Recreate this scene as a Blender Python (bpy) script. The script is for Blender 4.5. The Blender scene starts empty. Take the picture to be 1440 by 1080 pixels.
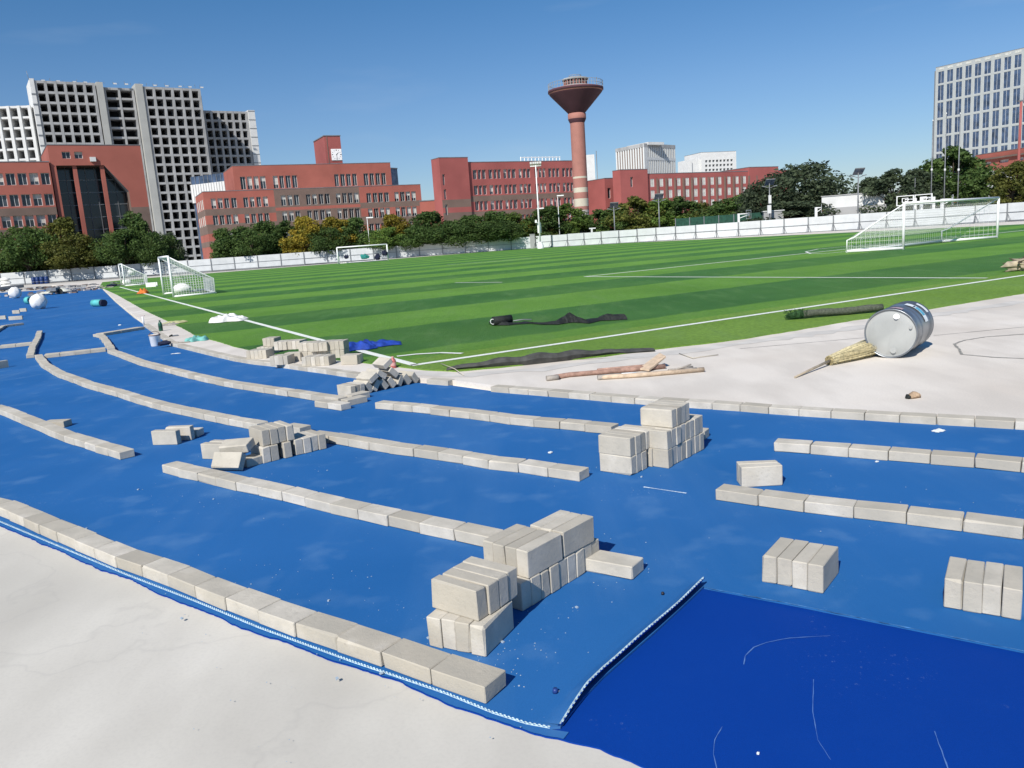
import bpy, math, random
import numpy as np
from mathutils import Vector, Matrix
random.seed(7)
SC = bpy.context.scene
COL = SC.collection
R = math.radians
# ---------------------------------------------------------------- camera
F, ROLL, HOR, EYE = 1123.0, R(3.97), 335.0, 1.75
PITCH = math.atan((540 - HOR) * math.cos(ROLL) / F)
_X = np.array([1, 0, 0.]); _F = np.array([0, math.cos(PITCH), -math.sin(PITCH)]); _U = np.array([0, math.sin(PITCH), math.cos(PITCH)])
CU = math.cos(ROLL) * _X - math.sin(ROLL) * _U
CV = math.sin(ROLL) * _X + math.cos(ROLL) * _U
cd = bpy.data.cameras.new('camera'); cam = bpy.data.objects.new('camera', cd); COL.objects.link(cam)
cd.sensor_width = 36; cd.lens = 36 * F / 1440; cd.clip_start = 0.05; cd.clip_end = 6000
cam.matrix_world = Matrix(((CU[0], CV[0], -_F[0], 0), (CU[1], CV[1], -_F[1], 0), (CU[2], CV[2], -_F[2], EYE), (0, 0, 0, 1)))
SC.camera = cam
# ---------------------------------------------------------------- world, sun, exposure
SC.view_settings.view_transform = 'Standard'; SC.view_settings.look = 'None'
SC.view_settings.exposure = 0.50; SC.view_settings.gamma = 1
SUN_EL, SUN_AZ = R(41), R(207)       # azimuth of the sun, clockwise from +Y
w = bpy.data.worlds.new('World'); SC.world = w; w.use_nodes = True
nt = w.node_tree; bg = nt.nodes['Background']
sky = nt.nodes.new('ShaderNodeTexSky'); sky.sky_type = 'NISHITA'; sky.sun_disc = False
sky.sun_elevation = SUN_EL; sky.sun_rotation = SUN_AZ; sky.altitude = 50; sky.air_density = 1.0; sky.dust_density = 0.3; sky.ozone_density = 6.0
gm = nt.nodes.new('ShaderNodeGamma'); gm.inputs[1].default_value = 1.0
tn = nt.nodes.new('ShaderNodeMix'); tn.data_type = 'RGBA'; tn.blend_type = 'MULTIPLY'; tn.inputs[0].default_value = 1; tn.inputs[7].default_value = (1, 1, 1, 1)
tw_ = nt.nodes.new('ShaderNodeTexCoord'); mpw = nt.nodes.new('ShaderNodeMapping'); mpw.inputs['Scale'].default_value = (1, 1, 5)
nw = nt.nodes.new('ShaderNodeTexNoise'); nw.inputs['Scale'].default_value = 3.2; nw.inputs['Detail'].default_value = 7
rw_ = nt.nodes.new('ShaderNodeValToRGB'); rw_.color_ramp.elements[0].position = 0.62; rw_.color_ramp.elements[1].position = 0.85; rw_.color_ramp.elements[1].color = (.12, .12, .12, 1)
mw_ = nt.nodes.new('ShaderNodeMix'); mw_.data_type = 'RGBA'
sx_ = nt.nodes.new('ShaderNodeSeparateXYZ'); er = nt.nodes.new('ShaderNodeValToRGB'); nt.links.new(tw_.outputs['Generated'], sx_.inputs[0]); nt.links.new(sx_.outputs[2], er.inputs[0]); nt.links.new(er.outputs[0], tn.inputs[7])
er.color_ramp.elements.new(0.16); er.color_ramp.elements.new(0.32)
for e_, (p_, c_) in zip(er.color_ramp.elements, ((0.0, (0.97, 0.95, 0.99)), (0.16, (0.84, 0.95, 1.05)), (0.32, (0.48, 0.88, 1.06)), (1.0, (0.42, 0.87, 1.06)))): e_.position = p_; e_.color = (*c_, 1)
nt.links.new(tw_.outputs['Generated'], mpw.inputs[0]); nt.links.new(mpw.outputs[0], nw.inputs[0]); nt.links.new(nw.outputs[0], rw_.inputs[0])
nt.links.new(sky.outputs[0], gm.inputs[0]); nt.links.new(gm.outputs[0], tn.inputs[6]); nt.links.new(tn.outputs[2], mw_.inputs[6]); nt.links.new(rw_.outputs[0], mw_.inputs[0]); mw_.inputs[7].default_value = (7.5, 8.2, 9.0, 1)
nt.links.new(mw_.outputs[2], bg.inputs[0]); bg.inputs[1].default_value = 0.066
sl = bpy.data.lights.new('sun', 'SUN'); sl.energy = 3.9; sl.angle = R(0.55); sl.color = (1.0, 0.955, 0.88)
so = bpy.data.objects.new('sun', sl); COL.objects.link(so)
sd = Vector((math.sin(SUN_AZ) * math.cos(SUN_EL), math.cos(SUN_AZ) * math.cos(SUN_EL), math.sin(SUN_EL)))
so.rotation_euler = sd.to_track_quat('Z', 'Y').to_euler(); so.location = (0, -10, 40)

# ---------------------------------------------------------------- pixel -> world (positions measured on the photograph)
def ray(px, py):
    return (px - 720) * CU + (540 - py) * CV + F * _F
def g(px, py, z=0.0):
    d = ray(px, py); t = (z - EYE) / d[2]
    return np.array([d[0] * t, d[1] * t])
def at(px, py, Y):
    d = ray(px, py); t = Y / d[1]
    return np.array([d[0] * t, Y, EYE + d[2] * t])
def onf(A, B, px, py):                       # ray with the vertical plane through A,B -> (u, z)
    A = np.array(A[:2], float); B = np.array(B[:2], float); e = B - A; L = np.hypot(*e); e /= L; n = np.array([-e[1], e[0]])
    d = ray(px, py); t = (A @ n) / (d[:2] @ n)
    return float((d[:2] * t - A) @ e), EYE + d[2] * t
# ---------------------------------------------------------------- materials
def mat(name, col, rough=0.8, var=0.0, scale=5.0, bump=0.0, bscale=40.0, metal=0.0, spec=0.3, detail=4.0, col2=None, orand=0.0, coat=0.0):
    m = bpy.data.materials.new(name); m.use_nodes = True; N = m.node_tree.nodes; Lk = m.node_tree.links
    b = N['Principled BSDF']; b.inputs['Roughness'].default_value = rough; b.inputs['Metallic'].default_value = metal
    b.inputs['Specular IOR Level'].default_value = spec; b.inputs['Coat Weight'].default_value = coat
    c4 = (*col, 1)
    b.inputs['Base Color'].default_value = c4
    tc = N.new('ShaderNodeTexCoord')
    out = None
    if var or col2:
        no = N.new('ShaderNodeTexNoise'); no.inputs['Scale'].default_value = scale; no.inputs['Detail'].default_value = detail
        Lk.new(tc.outputs['Object'], no.inputs['Vector'])
        rp = N.new('ShaderNodeValToRGB'); Lk.new(no.outputs['Fac'], rp.inputs[0])
        rp.color_ramp.elements[0].position = 0.3; rp.color_ramp.elements[1].position = 0.7
        if col2: a, c = col, col2
        else: a = tuple(x * (1 - var) for x in col); c = tuple(min(1, x * (1 + var)) for x in col)
        rp.color_ramp.elements[0].color = (*a, 1); rp.color_ramp.elements[1].color = (*c, 1)
        out = rp.outputs[0]
    if orand:
        oi = N.new('ShaderNodeObjectInfo'); mr = N.new('ShaderNodeMapRange'); mr.inputs[3].default_value = 1 - orand; mr.inputs[4].default_value = 1 + orand
        Lk.new(oi.outputs['Random'], mr.inputs[0])
        mx = N.new('ShaderNodeVectorMath'); mx.operation = 'SCALE'
        if out: Lk.new(out, mx.inputs[0])
        else: mx.inputs[0].default_value = col
        Lk.new(mr.outputs[0], mx.inputs['Scale']); out = mx.outputs[0]
    if out: Lk.new(out, b.inputs['Base Color'])
    if bump:
        n2 = N.new('ShaderNodeTexNoise'); n2.inputs['Scale'].default_value = bscale; n2.inputs['Detail'].default_value = 5
        Lk.new(tc.outputs['Object'], n2.inputs['Vector'])
        bp = N.new('ShaderNodeBump'); bp.inputs['Strength'].default_value = bump; bp.inputs['Distance'].default_value = 0.02
        Lk.new(n2.outputs['Fac'], bp.inputs['Height']); Lk.new(bp.outputs[0], b.inputs['Normal'])
    return m
class G:                                     # tiny node-graph helper
    def __init__(s, m): s.m = m; s.N = m.node_tree.nodes; s.L = m.node_tree.links; s.b = s.N['Principled BSDF']; s.tc = s.N.new('ShaderNodeTexCoord')
    def noise(s, scale, detail=4, vec=None, rough=0.5):
        n = s.N.new('ShaderNodeTexNoise'); n.inputs['Scale'].default_value = scale; n.inputs['Detail'].default_value = detail; n.inputs['Roughness'].default_value = rough
        s.L.new(vec or s.tc.outputs['Object'], n.inputs['Vector']); return n.outputs['Fac']
    def ramp(s, f, stops):
        r = s.N.new('ShaderNodeValToRGB'); s.L.new(f, r.inputs[0]); e = r.color_ramp.elements
        while len(e) < len(stops): e.new(0.5)
        for i, (p, c) in enumerate(stops): e[i].position = p; e[i].color = (*c, 1) if len(c) == 3 else c
        return r.outputs[0]
    def mix(s, f, a, b, mode='MIX'):
        n = s.N.new('ShaderNodeMix'); n.data_type = 'RGBA'; n.blend_type = mode
        for k, v in ((0, f), (6, a), (7, b)):
            if isinstance(v, (int, float)): n.inputs[k].default_value = v
            elif isinstance(v, tuple): n.inputs[k].default_value = (*v, 1)
            else: s.L.new(v, n.inputs[k])
        return n.outputs[2]
    def math(s, op, a, b=0.0, c=0.0):
        n = s.N.new('ShaderNodeMath'); n.operation = op
        for k, v in enumerate((a, b, c)):
            if isinstance(v, (int, float)): n.inputs[k].default_value = v
            else: s.L.new(v, n.inputs[k])
        return n.outputs[0]
    def vmap(s, scale=(1, 1, 1), rot=0.0, loc=(0, 0, 0)):
        n = s.N.new('ShaderNodeMapping'); n.inputs['Scale'].default_value = scale; n.inputs['Rotation'].default_value = (0, 0, rot); n.inputs['Location'].default_value = loc
        s.L.new(s.tc.outputs['Object'], n.inputs['Vector']); return n.outputs[0]
    def bump(s, h, strength=0.3, dist=0.01):
        n = s.N.new('ShaderNodeBump'); n.inputs['Strength'].default_value = strength; n.inputs['Distance'].default_value = dist
        s.L.new(h, n.inputs['Height']); s.L.new(n.outputs[0], s.b.inputs['Normal'])
    def base(s, c): s.L.new(c, s.b.inputs['Base Color'])
def newmat(name, rough=0.8, spec=0.3):
    m = bpy.data.materials.new(name); m.use_nodes = True; q = G(m); q.b.inputs['Roughness'].default_value = rough; q.b.inputs['Specular IOR Level'].default_value = spec
    return m, q
M = {}
# concrete of the apron and the ground
M['concrete'], q = newmat('pale_concrete', 0.85)
n1 = q.noise(0.35, 6); n2 = q.noise(1.7, 5, q.vmap((1, 0.45, 1), 0.6)); n3 = q.noise(60, 3)
c = q.ramp(n1, [(0.3, (0.50, 0.475, 0.42)), (0.5, (0.62, 0.585, 0.52)), (0.72, (0.67, 0.635, 0.575))])
c = q.mix(q.ramp(n2, [(0.35, (0.6, 0.6, 0.6)), (0.62, (0, 0, 0))]), c, (0.46, 0.43, 0.38))
c = q.mix(q.ramp(n3, [(0.3, (0.15,) * 3), (0.55, (0, 0, 0))]), c, (0.40, 0.38, 0.34)); q.base(c)
cr = q.math('ABSOLUTE', q.math('SUBTRACT', q.noise(0.55, 5, q.vmap((1, 1, 1), .3, (3.1, 1.7, 0))), 0.5))
c = q.mix(q.ramp(cr, [(0.0, (0.22,) * 3), (0.005, (0,) * 3)]), c, (0.38, 0.36, 0.33)); q.base(c)
q.bump(q.noise(60, 4), 0.08, 0.004)
# pinkish-beige concrete of the inner semicircle
M['dzone'], q = newmat('beige_concrete', 0.85)
n1 = q.noise(0.5, 6); n2 = q.noise(2.2, 5, q.vmap((1, 0.35, 1), -0.5)); n3 = q.noise(70, 3)
c = q.ramp(n1, [(0.3, (0.62, 0.555, 0.485)), (0.5, (0.71, 0.65, 0.58)), (0.7, (0.76, 0.705, 0.64))])
c = q.mix(q.ramp(n2, [(0.36, (0.6,) * 3), (0.6, (0, 0, 0))]), c, (0.54, 0.49, 0.435))
c = q.mix(q.ramp(n3, [(0.3, (0.3,) * 3), (0.6, (0, 0, 0))]), c, (0.40, 0.38, 0.35)); q.base(c)
q.bump(q.noise(90, 4), 0.25, 0.004)
# blue rubber: upper rolls
def rubber(name, c0, c1, dust, rough, dirt=1.0):
    m, q = newmat(name, rough, 0.12)
    n1 = q.noise(0.55, 5); n2 = q.noise(3.0, 6); n3 = q.noise(0.9, 7, q.vmap((1, 0.12, 1), R(35)), 0.62); n4 = q.noise(420, 2); n5 = q.noise(55, 5, None, 0.7); n6 = q.noise(1.1, 4)
    c = q.ramp(n1, [(0.3, c0), (0.7, c1)])
    n7 = q.noise(0.8, 8, q.vmap((1, 0.03, 1), R(-72)), 0.6); n8 = q.noise(0.7, 3)
    c = q.mix(q.math('MULTIPLY', q.ramp(n7, [(0.56, (0, 0, 0)), (0.66, (0.20 * dirt,) * 3)]), q.ramp(n8, [(0.45, (0, 0, 0)), (0.6, (1, 1, 1))])), c, dust)
    c = q.mix(q.ramp(n4, [(0.35, (0.35,) * 3), (0.65, (0, 0, 0))]), c, tuple(x * 0.6 for x in c0))
    c = q.mix(q.ramp(n3, [(0.48, (0, 0, 0)), (0.85, (0.22 * dirt,) * 3)]), c, dust)
    c = q.mix(q.ramp(n2, [(0.55, (0, 0, 0)), (0.8, (0.28 * dirt,) * 3)]), c, dust)
    spk = q.math('MULTIPLY', q.ramp(n5, [(0.63, (0, 0, 0)), (0.67, (1, 1, 1))]), q.ramp(n6, [(0.55, (0, 0, 0)), (0.66, (0.8 * dirt,) * 3)]))
    c = q.mix(spk, c, (0.30, 0.42, 0.58)); q.base(c)
    q.bump(n4, 0.35, 0.002)
    return m
M['rubber'] = rubber('blue_rubber', (0.016, 0.115, 0.335), (0.026, 0.140, 0.39), (0.17, 0.31, 0.50), 0.75)
M['rubber_dark'] = rubber('deep_blue_rubber', (0.0005, 0.038, 0.265), (0.001, 0.046, 0.30), (0.02, 0.09, 0.36), 0.75, 0.22)
M['mat_edge'] = mat('pale_blue_mat_edge', (0.40, 0.52, 0.56), 0.8, 0.3, 60)
# grass
GA = R(29); GC = (-1.4, 11.8)
M['grass'], q = newmat('artificial_grass', 0.75, 0.15)
vm = q.N.new('ShaderNodeVectorMath'); vm.operation = 'SUBTRACT'; q.L.new(q.tc.outputs['Object'], vm.inputs[0]); vm.inputs[1].default_value = (GC[0], GC[1], 0)
dt = q.N.new('ShaderNodeVectorMath'); dt.operation = 'DOT_PRODUCT'; q.L.new(vm.outputs[0], dt.inputs[0]); dt.inputs[1].default_value = (-math.sin(GA), math.cos(GA), 0)
v = dt.outputs['Value']
wob = q.math('MULTIPLY', q.math('SUBTRACT', q.noise(0.6, 5, None, .7), 0.5), 0.6)
v2 = q.math('ADD', v, wob)
ph = q.math('FRACT', q.math('DIVIDE', q.math('SUBTRACT', v2, 0.85), 7.4))
w1 = q.math('SUBTRACT', 0.5, q.math('ABSOLUTE', q.math('SUBTRACT', ph, 0.25)))
st = q.ramp(q.math('ABSOLUTE', q.math('SUBTRACT', q.math('ABSOLUTE', q.math('SUBTRACT', q.math('FRACT', q.math('ADD', ph, 0.25)), 0.5)), 0.0)), [(0.238, (1, 1, 1)), (0.262, (0, 0, 0))])
st = q.math('MULTIPLY', st, q.math('GREATER_THAN', v, 0.0))
n1 = q.noise(0.35, 6); n2 = q.noise(14, 5, None, 0.7); n3 = q.math('ADD', q.math('MULTIPLY', q.noise(160, 3, None, 0.7), .5), q.math('MULTIPLY', q.noise(38, 5, None, 0.8), .5))
lt = q.ramp(n1, [(0.3, (0.135, 0.31, 0.040)), (0.7, (0.205, 0.42, 0.065))])
dk = q.ramp(n1, [(0.3, (0.052, 0.165, 0.038)), (0.7, (0.088, 0.235, 0.055))])
c = q.mix(st, q.mix(q.math('LESS_THAN', v, 0.0), lt, q.ramp(n1, [(0.3, (0.22, 0.38, 0.05)), (0.7, (0.30, 0.48, 0.09))])), dk)
c = q.mix(q.ramp(n2, [(0.35, (0.4,) * 3), (0.6, (0, 0, 0))]), c, (0.045, 0.12, 0.018))
c = q.mix(q.ramp(q.noise(0.12, 4), [(0.45, (0,) * 3), (0.7, (0.35,) * 3)]), c, (0.16, 0.30, 0.05))
c = q.mix(q.ramp(q.noise(2.2, 6, q.vmap((1, 0.25, 1), R(-60)), 0.65), [(0.5, (0,) * 3), (0.72, (0.35,) * 3)]), c, (0.20, 0.34, 0.12))
c = q.mix(q.ramp(n3, [(0.35, (0.6,) * 3), (0.55, (0, 0, 0))]), c, (0.03, 0.08, 0.014))
c = q.mix(q.ramp(n3, [(0.62, (0,) * 3), (0.75, (0.4,) * 3)]), c, (0.22, 0.33, 0.10)); q.base(c)
q.bump(q.noise(220, 3, None, 0.7), 0.9, 0.02)
M['line'] = mat('white_turf_line', (0.78, 0.80, 0.74), 0.8, 0.12, 30, 0.5, 150)
# bricks
M['brick'], q = newmat('grey_concrete_brick', 0.88, 0.25)
oi = q.N.new('ShaderNodeObjectInfo')
off = q.N.new('ShaderNodeVectorMath'); off.operation = 'ADD'; q.L.new(q.tc.outputs['Object'], off.inputs[0])
cmb = q.N.new('ShaderNodeCombineXYZ')
for i in range(3): q.L.new(q.math('MULTIPLY', oi.outputs['Random'], 37.0 + 11 * i), cmb.inputs[i])
q.L.new(cmb.outputs[0], off.inputs[1])
n1 = q.noise(6, 5, off.outputs[0]); n2 = q.noise(45, 5, off.outputs[0], 0.65); n3 = q.noise(260, 3, off.outputs[0])
base = q.ramp(oi.outputs['Random'], [(0.0, (0.41, 0.37, 0.305)), (0.35, (0.50, 0.455, 0.38)), (0.7, (0.55, 0.505, 0.43)), (1.0, (0.61, 0.565, 0.495))])
c = q.mix(q.ramp(n1, [(0.35, (0.6,) * 3), (0.65, (0, 0, 0))]), base, (0.36, 0.335, 0.285))
c = q.mix(q.ramp(n1, [(0.6, (0,) * 3), (0.85, (0.6,) * 3)]), c, (0.60, 0.57, 0.52))
c = q.mix(q.ramp(n2, [(0.28, (0.5,) * 3), (0.42, (0, 0, 0))]), c, (0.33, 0.30, 0.25))
c = q.mix(q.ramp(n3, [(0.3, (0.3,) * 3), (0.45, (0, 0, 0))]), c, (0.36, 0.33, 0.28)); q.base(c)
q.bump(q.math('ADD', q.math('MULTIPLY', n2, 1.0), q.math('MULTIPLY', n3, 0.5)), 0.45, 0.006)
# building materials
M['red'] = mat('terracotta_red_render', (0.33, 0.105, 0.080), 0.85, 0.13, 0.22)
M['red2'] = mat('crimson_red_render', (0.31, 0.090, 0.082), 0.85, 0.13, 0.22)
M['brown'] = mat('brown_grey_render', (0.165, 0.115, 0.095), 0.85, 0.12, 0.5)
M['glass'] = mat('dark_window_glass', (0.035, 0.045, 0.055), 0.12, spec=0.6, orand=0.5)
M['glass_blue'] = mat('blue_window_glass', (0.05, 0.075, 0.13), 0.15, spec=0.7, var=0.5, scale=0.6)
M['frame'] = mat('white_window_frame', (0.62, 0.63, 0.62), 0.6)
M['blind'] = mat('pale_window_blind', (0.50, 0.50, 0.46), 0.8, 0.2, 2)
M['raw'] = mat('raw_concrete', (0.33, 0.33, 0.33), 0.9, 0.2, 0.3)
M['raw_shaft'] = mat('grey_concrete_shaft', (0.37, 0.37, 0.35), 0.9, 0.08, 0.2)
M['void'] = mat('interior_shade', (0.035, 0.035, 0.04), 0.95, 0.4, 0.8)  # near-black colour stands in for the shade deep inside openings
M['white'] = mat('white_render', (0.60, 0.60, 0.59), 0.75, 0.06, 0.8)
M['wall_panel'] = mat('white_hoarding_panel', (0.56, 0.575, 0.58), 0.6, 0.08, 1.2, orand=0.06)
M['steel'] = mat('grey_steel', (0.22, 0.23, 0.24), 0.5, 0.2, 6, metal=0.4)
M['wpaint'] = mat('white_painted_steel', (0.80, 0.80, 0.79), 0.4, 0.06, 8)
M['net'] = mat('white_net_cord', (0.78, 0.79, 0.77), 0.8)
M['asphalt'] = mat('grey_ground_strip', (0.17, 0.165, 0.165), 0.9, 0.3, 1.5)
M['roofgrey'] = mat('grey_roof', (0.16, 0.165, 0.18), 0.8, 0.2, 1)
M['black'] = mat('black_geotextile', (0.018, 0.021, 0.020), 0.7, 0.4, 20, 0.6, 80)
M['darkcloth'] = mat('dark_grey_geotextile', (0.075, 0.075, 0.07), 0.9, 0.35, 9, 0.8, 120)
M['white_sack'] = mat('white_woven_sack', (0.75, 0.74, 0.71), 0.8, 0.1, 12, 0.6, 30)
M['greenmesh'] = mat('green_mesh_screen', (0.015, 0.06, 0.04), 0.8, 0.3, 3)
def leafmat(name, a, b):
    m, q = newmat(name, 0.6, 0.2)
    oi = q.N.new('ShaderNodeObjectInfo')
    n1 = q.noise(0.9, 3); n2 = q.noise(7, 2)
    c = q.ramp(n1, [(0.35, a), (0.65, b)])
    c = q.mix(q.ramp(n2, [(0.35, (0.5,) * 3), (0.6, (0,) * 3)]), c, tuple(x * 0.45 for x in a))
    s = q.N.new('ShaderNodeVectorMath'); s.operation = 'SCALE'; q.L.new(c, s.inputs[0])
    q.L.new(q.math('ADD', q.math('MULTIPLY', oi.outputs['Random'], 0.45), 0.8), s.inputs['Scale']); q.base(s.outputs[0])
    tr = q.N.new('ShaderNodeBsdfTranslucent'); q.L.new(s.outputs[0], tr.inputs[0])
    mx = q.N.new('ShaderNodeMixShader'); mx.inputs[0].default_value = 0.4
    out = q.N['Material Output']; q.L.new(q.b.outputs[0], mx.inputs[1]); q.L.new(tr.outputs[0], mx.inputs[2]); q.L.new(mx.outputs[0], out.inputs[0])
    return m
M['leaf_dark'] = leafmat('dark_green_leaves', (0.055, 0.105, 0.030), (0.135, 0.205, 0.055))
M['leaf_grey'] = leafmat('grey_green_leaves', (0.055, 0.080, 0.048), (0.125, 0.16, 0.085))
M['leaf_mid'] = leafmat('mid_green_leaves', (0.075, 0.14, 0.030), (0.20, 0.28, 0.06))
M['leaf_olive'] = leafmat('olive_leaves', (0.085, 0.11, 0.025), (0.23, 0.23, 0.055))
M['leaf_gold'] = leafmat('golden_leaves', (0.18, 0.17, 0.025), (0.46, 0.34, 0.05))
M['bark'] = mat('grey_brown_bark', (0.09, 0.07, 0.05), 0.9, 0.3, 6)

# ---------------------------------------------------------------- mesh helpers
def props(o, label=None, cat=None, group=None, kind=None):
    if label: o['label'] = label
    if cat: o['category'] = cat
    if group: o['group'] = group
    if kind: o['kind'] = kind
    return o
def link(name, me, parent=None):
    o = bpy.data.objects.new(name, me); COL.objects.link(o)
    if parent: o.parent = parent
    return o
def empty(name, loc, label, cat, group=None, rz=0.0):
    o = bpy.data.objects.new(name, None); COL.objects.link(o); o.location = loc; o.rotation_euler = (0, 0, rz); o.empty_display_size = 0.2
    return props(o, label, cat, group)
class MB:
    def __init__(s): s.v = []; s.f = []; s.m = []; s.mats = []; s.sm = []
    def mi(s, m):
        if m is None: return 0
        if m not in s.mats: s.mats.append(m)
        return s.mats.index(m)
    def poly(s, pts, m=None, smooth=False):
        i = len(s.v); s.v += [tuple(map(float, p)) for p in pts]; s.f.append(tuple(range(i, i + len(pts)))); s.m.append(s.mi(m)); s.sm.append(smooth)
    def box(s, x0, x1, y0, y1, z0, z1, m=None, T=None):
        p = [(x0, y0, z0), (x1, y0, z0), (x1, y1, z0), (x0, y1, z0), (x0, y0, z1), (x1, y0, z1), (x1, y1, z1), (x0, y1, z1)]
        if T: p = [T(*q) for q in p]
        i = len(s.v); s.v += [tuple(map(float, q)) for q in p]
        for f in ((0, 3, 2, 1), (4, 5, 6, 7), (0, 1, 5, 4), (1, 2, 6, 5), (2, 3, 7, 6), (3, 0, 4, 7)):
            s.f.append(tuple(i + k for k in f)); s.m.append(s.mi(m)); s.sm.append(False)
    def tube(s, pts, r, n=8, m=None, cap=True, smooth=True):
        pts = [Vector(p) for p in pts]; rs = r if isinstance(r, (list, tuple)) else [r] * len(pts)
        i0 = len(s.v); pu = None
        for k, p in enumerate(pts):
            d = (pts[min(k + 1, len(pts) - 1)] - pts[max(k - 1, 0)]).normalized()
            if pu is None: pu = d.cross(Vector((0, 0, 1))); pu = pu if pu.length > 0.1 else d.cross(Vector((1, 0, 0)))
            a = (pu - d * pu.dot(d)).normalized(); pu = a; b = d.cross(a)
            for j in range(n):
                t = 2 * math.pi * j / n; s.v.append(tuple(p + (a * math.cos(t) + b * math.sin(t)) * rs[k]))
        mi = s.mi(m)
        for k in range(len(pts) - 1):
            for j in range(n):
                a = i0 + k * n + j; b = i0 + k * n + (j + 1) % n
                s.f.append((a, b, b + n, a + n)); s.m.append(mi); s.sm.append(smooth)
        if cap:
            s.f.append(tuple(i0 + j for j in range(n))[::-1]); s.m.append(mi); s.sm.append(False)
            e = i0 + (len(pts) - 1) * n; s.f.append(tuple(e + j for j in range(n))); s.m.append(mi); s.sm.append(False)
    def lathe(s, prof, n=32, m=None, cx=0, cy=0, smooth=True):     # prof: (r, z[, mat])
        i0 = len(s.v)
        for p in prof:
            for j in range(n):
                t = 2 * math.pi * j / n; s.v.append((cx + p[0] * math.cos(t), cy + p[0] * math.sin(t), p[1]))
        for k in range(len(prof) - 1):
            mm = prof[k][2] if len(prof[k]) > 2 else m
            for j in range(n):
                a = i0 + k * n + j; b = i0 + k * n + (j + 1) % n
                s.f.append((a, b, b + n, a + n)); s.m.append(s.mi(mm)); s.sm.append(smooth)
    def mesh(s, name, m=None):
        me = bpy.data.meshes.new(name); me.from_pydata(s.v, [], s.f)
        for mm in (s.mats or ([m] if m else [])): me.materials.append(M[mm] if isinstance(mm, str) else mm)
        if len(s.mats) > 1: me.polygons.foreach_set('material_index', s.m)
        me.polygons.foreach_set('use_smooth', s.sm); me.update(); return me
    def build(s, name, m=None, parent=None): return link(name, s.mesh(name, m), parent)
def sheet(name, pts, z, m, zb=None, parent=None):
    b = MB(); b.poly([(p[0], p[1], z) for p in pts])
    if zb is not None:
        n = len(pts)
        for i in range(n):
            p, q_ = pts[i], pts[(i + 1) % n]; b.poly([(p[0], p[1], zb), (q_[0], q_[1], zb), (q_[0], q_[1], z), (p[0], p[1], z)])
    return b.build(name, m, parent)
def ccw(pts):
    a = sum(pts[i][0] * pts[(i + 1) % len(pts)][1] - pts[(i + 1) % len(pts)][0] * pts[i][1] for i in range(len(pts)))
    return pts if a > 0 else pts[::-1]
def ribbon(name, pts, width, z, m, parent=None, jag=0.0, thick=0.0):
    b = MB(); P = [np.array(p[:2], float) for p in pts]; A = []
    for i, p in enumerate(P):
        d = P[min(i + 1, len(P) - 1)] - P[max(i - 1, 0)]; d /= np.hypot(*d); n = np.array([-d[1], d[0]])
        wl = width / 2 * (1 + random.uniform(-jag, jag)); wr = width / 2 * (1 + random.uniform(-jag, jag))
        A.append((p + n * wl, p - n * wr))
    for i in range(len(A) - 1):
        b.poly([(*A[i][1], z), (*A[i + 1][1], z), (*A[i + 1][0], z), (*A[i][0], z)])
    return b.build(name, m, parent)
def resample(P, step):
    P = [np.array(p[:2], float) for p in P]; out = [P[0]]; acc = 0.0
    for a, b in zip(P[:-1], P[1:]):
        L = np.hypot(*(b - a)); n = max(1, int(round(L / step)))
        for k in range(1, n + 1): out.append(a + (b - a) * k / n)
    return out
# ================================================================ SETTING: ground
DZ = 0.072                                   # level of the field and inner concrete, flush with the kerb tops
ZR = 0.016                                   # top of the rubber rolls
KERB = [(139, 403), (160, 425), (185, 447), (202, 459), (240, 487), (300, 502), (330, 509), (357, 513.5), (390, 517), (426, 522.5), (453, 526), (484, 531), (520, 535.5), (567, 539), (600, 541), (630, 543.5), (690, 552), (750, 557), (808, 562), (838, 564.5), (871, 568), (905.6, 570.5), (979, 575.5), (1040, 579.8), (1101, 585), (1147, 588), (1240, 594), (1290, 597.5), (1343, 600), (1398, 603.6), (1440, 606), (1560, 613), (1750, 621)]
kerbW = [g(*p, ZR) for p in KERB]
def fieldpt(a, b): return np.array([GC[0] + a * math.cos(GA) - b * math.sin(GA), GC[1] + a * math.sin(GA) + b * math.cos(GA)])
ground = sheet('ground', [(-1500, -300), (1500, -300), (1500, 2500), (-1500, 2500)], 0.0, M['concrete']); props(ground, kind='structure')
# blue base layer with ragged outer edge
rag = [(-420, 660), (-200, 690), (-60, 722), (0, 739), (48, 760), (80, 773), (111, 787), (144, 802), (181, 813), (210, 828), (274, 854), (352, 887), (411, 906), (500, 939), (560, 958), (603, 980), (660, 1000), (710, 1018), (760, 1033), (800, 1043), (843, 1053), (910, 1078), (990, 1110), (1150, 1180), (1500, 1380)]
ragW = [g(*p, 0.006) for p in rag]; rr = []; rwk = 0.0
for a, b in zip(ragW[:-1], ragW[1:]):
    n = max(1, int(np.hypot(*(b - a)) / 0.02))
    for k in range(n):
        p = a + (b - a) * k / n; d = (b - a) / np.hypot(*(b - a)); rwk = rwk * .75 + random.uniform(-.004, .004); rr.append(p + np.array([-d[1], d[0]]) * rwk)
kin = [p + np.array([0.05, 0.05]) for p in kerbW]
base = sheet('track_base', ccw(rr + [np.array([9, 1.2]), np.array([14, 3])] + kin[::-1] + [np.array([-60, 78.]), np.array([-60, 20.]), np.array([-14, 6.])]), 0.006, M['rubber_dark'], 0.0)
props(base, kind='structure')
serr = [(-400, 640), (-200, 676), (-60, 714), (0, 733.5), (178, 808), (274, 845), (363, 882), (500, 932), (560, 952), (627, 975), (693, 1002), (740, 1017), (773, 1023)]
curl = [(788, 1022), (804, 1001), (823, 978), (849, 951), (882, 922), (920, 889), (956, 856), (990, 824)]
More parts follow.
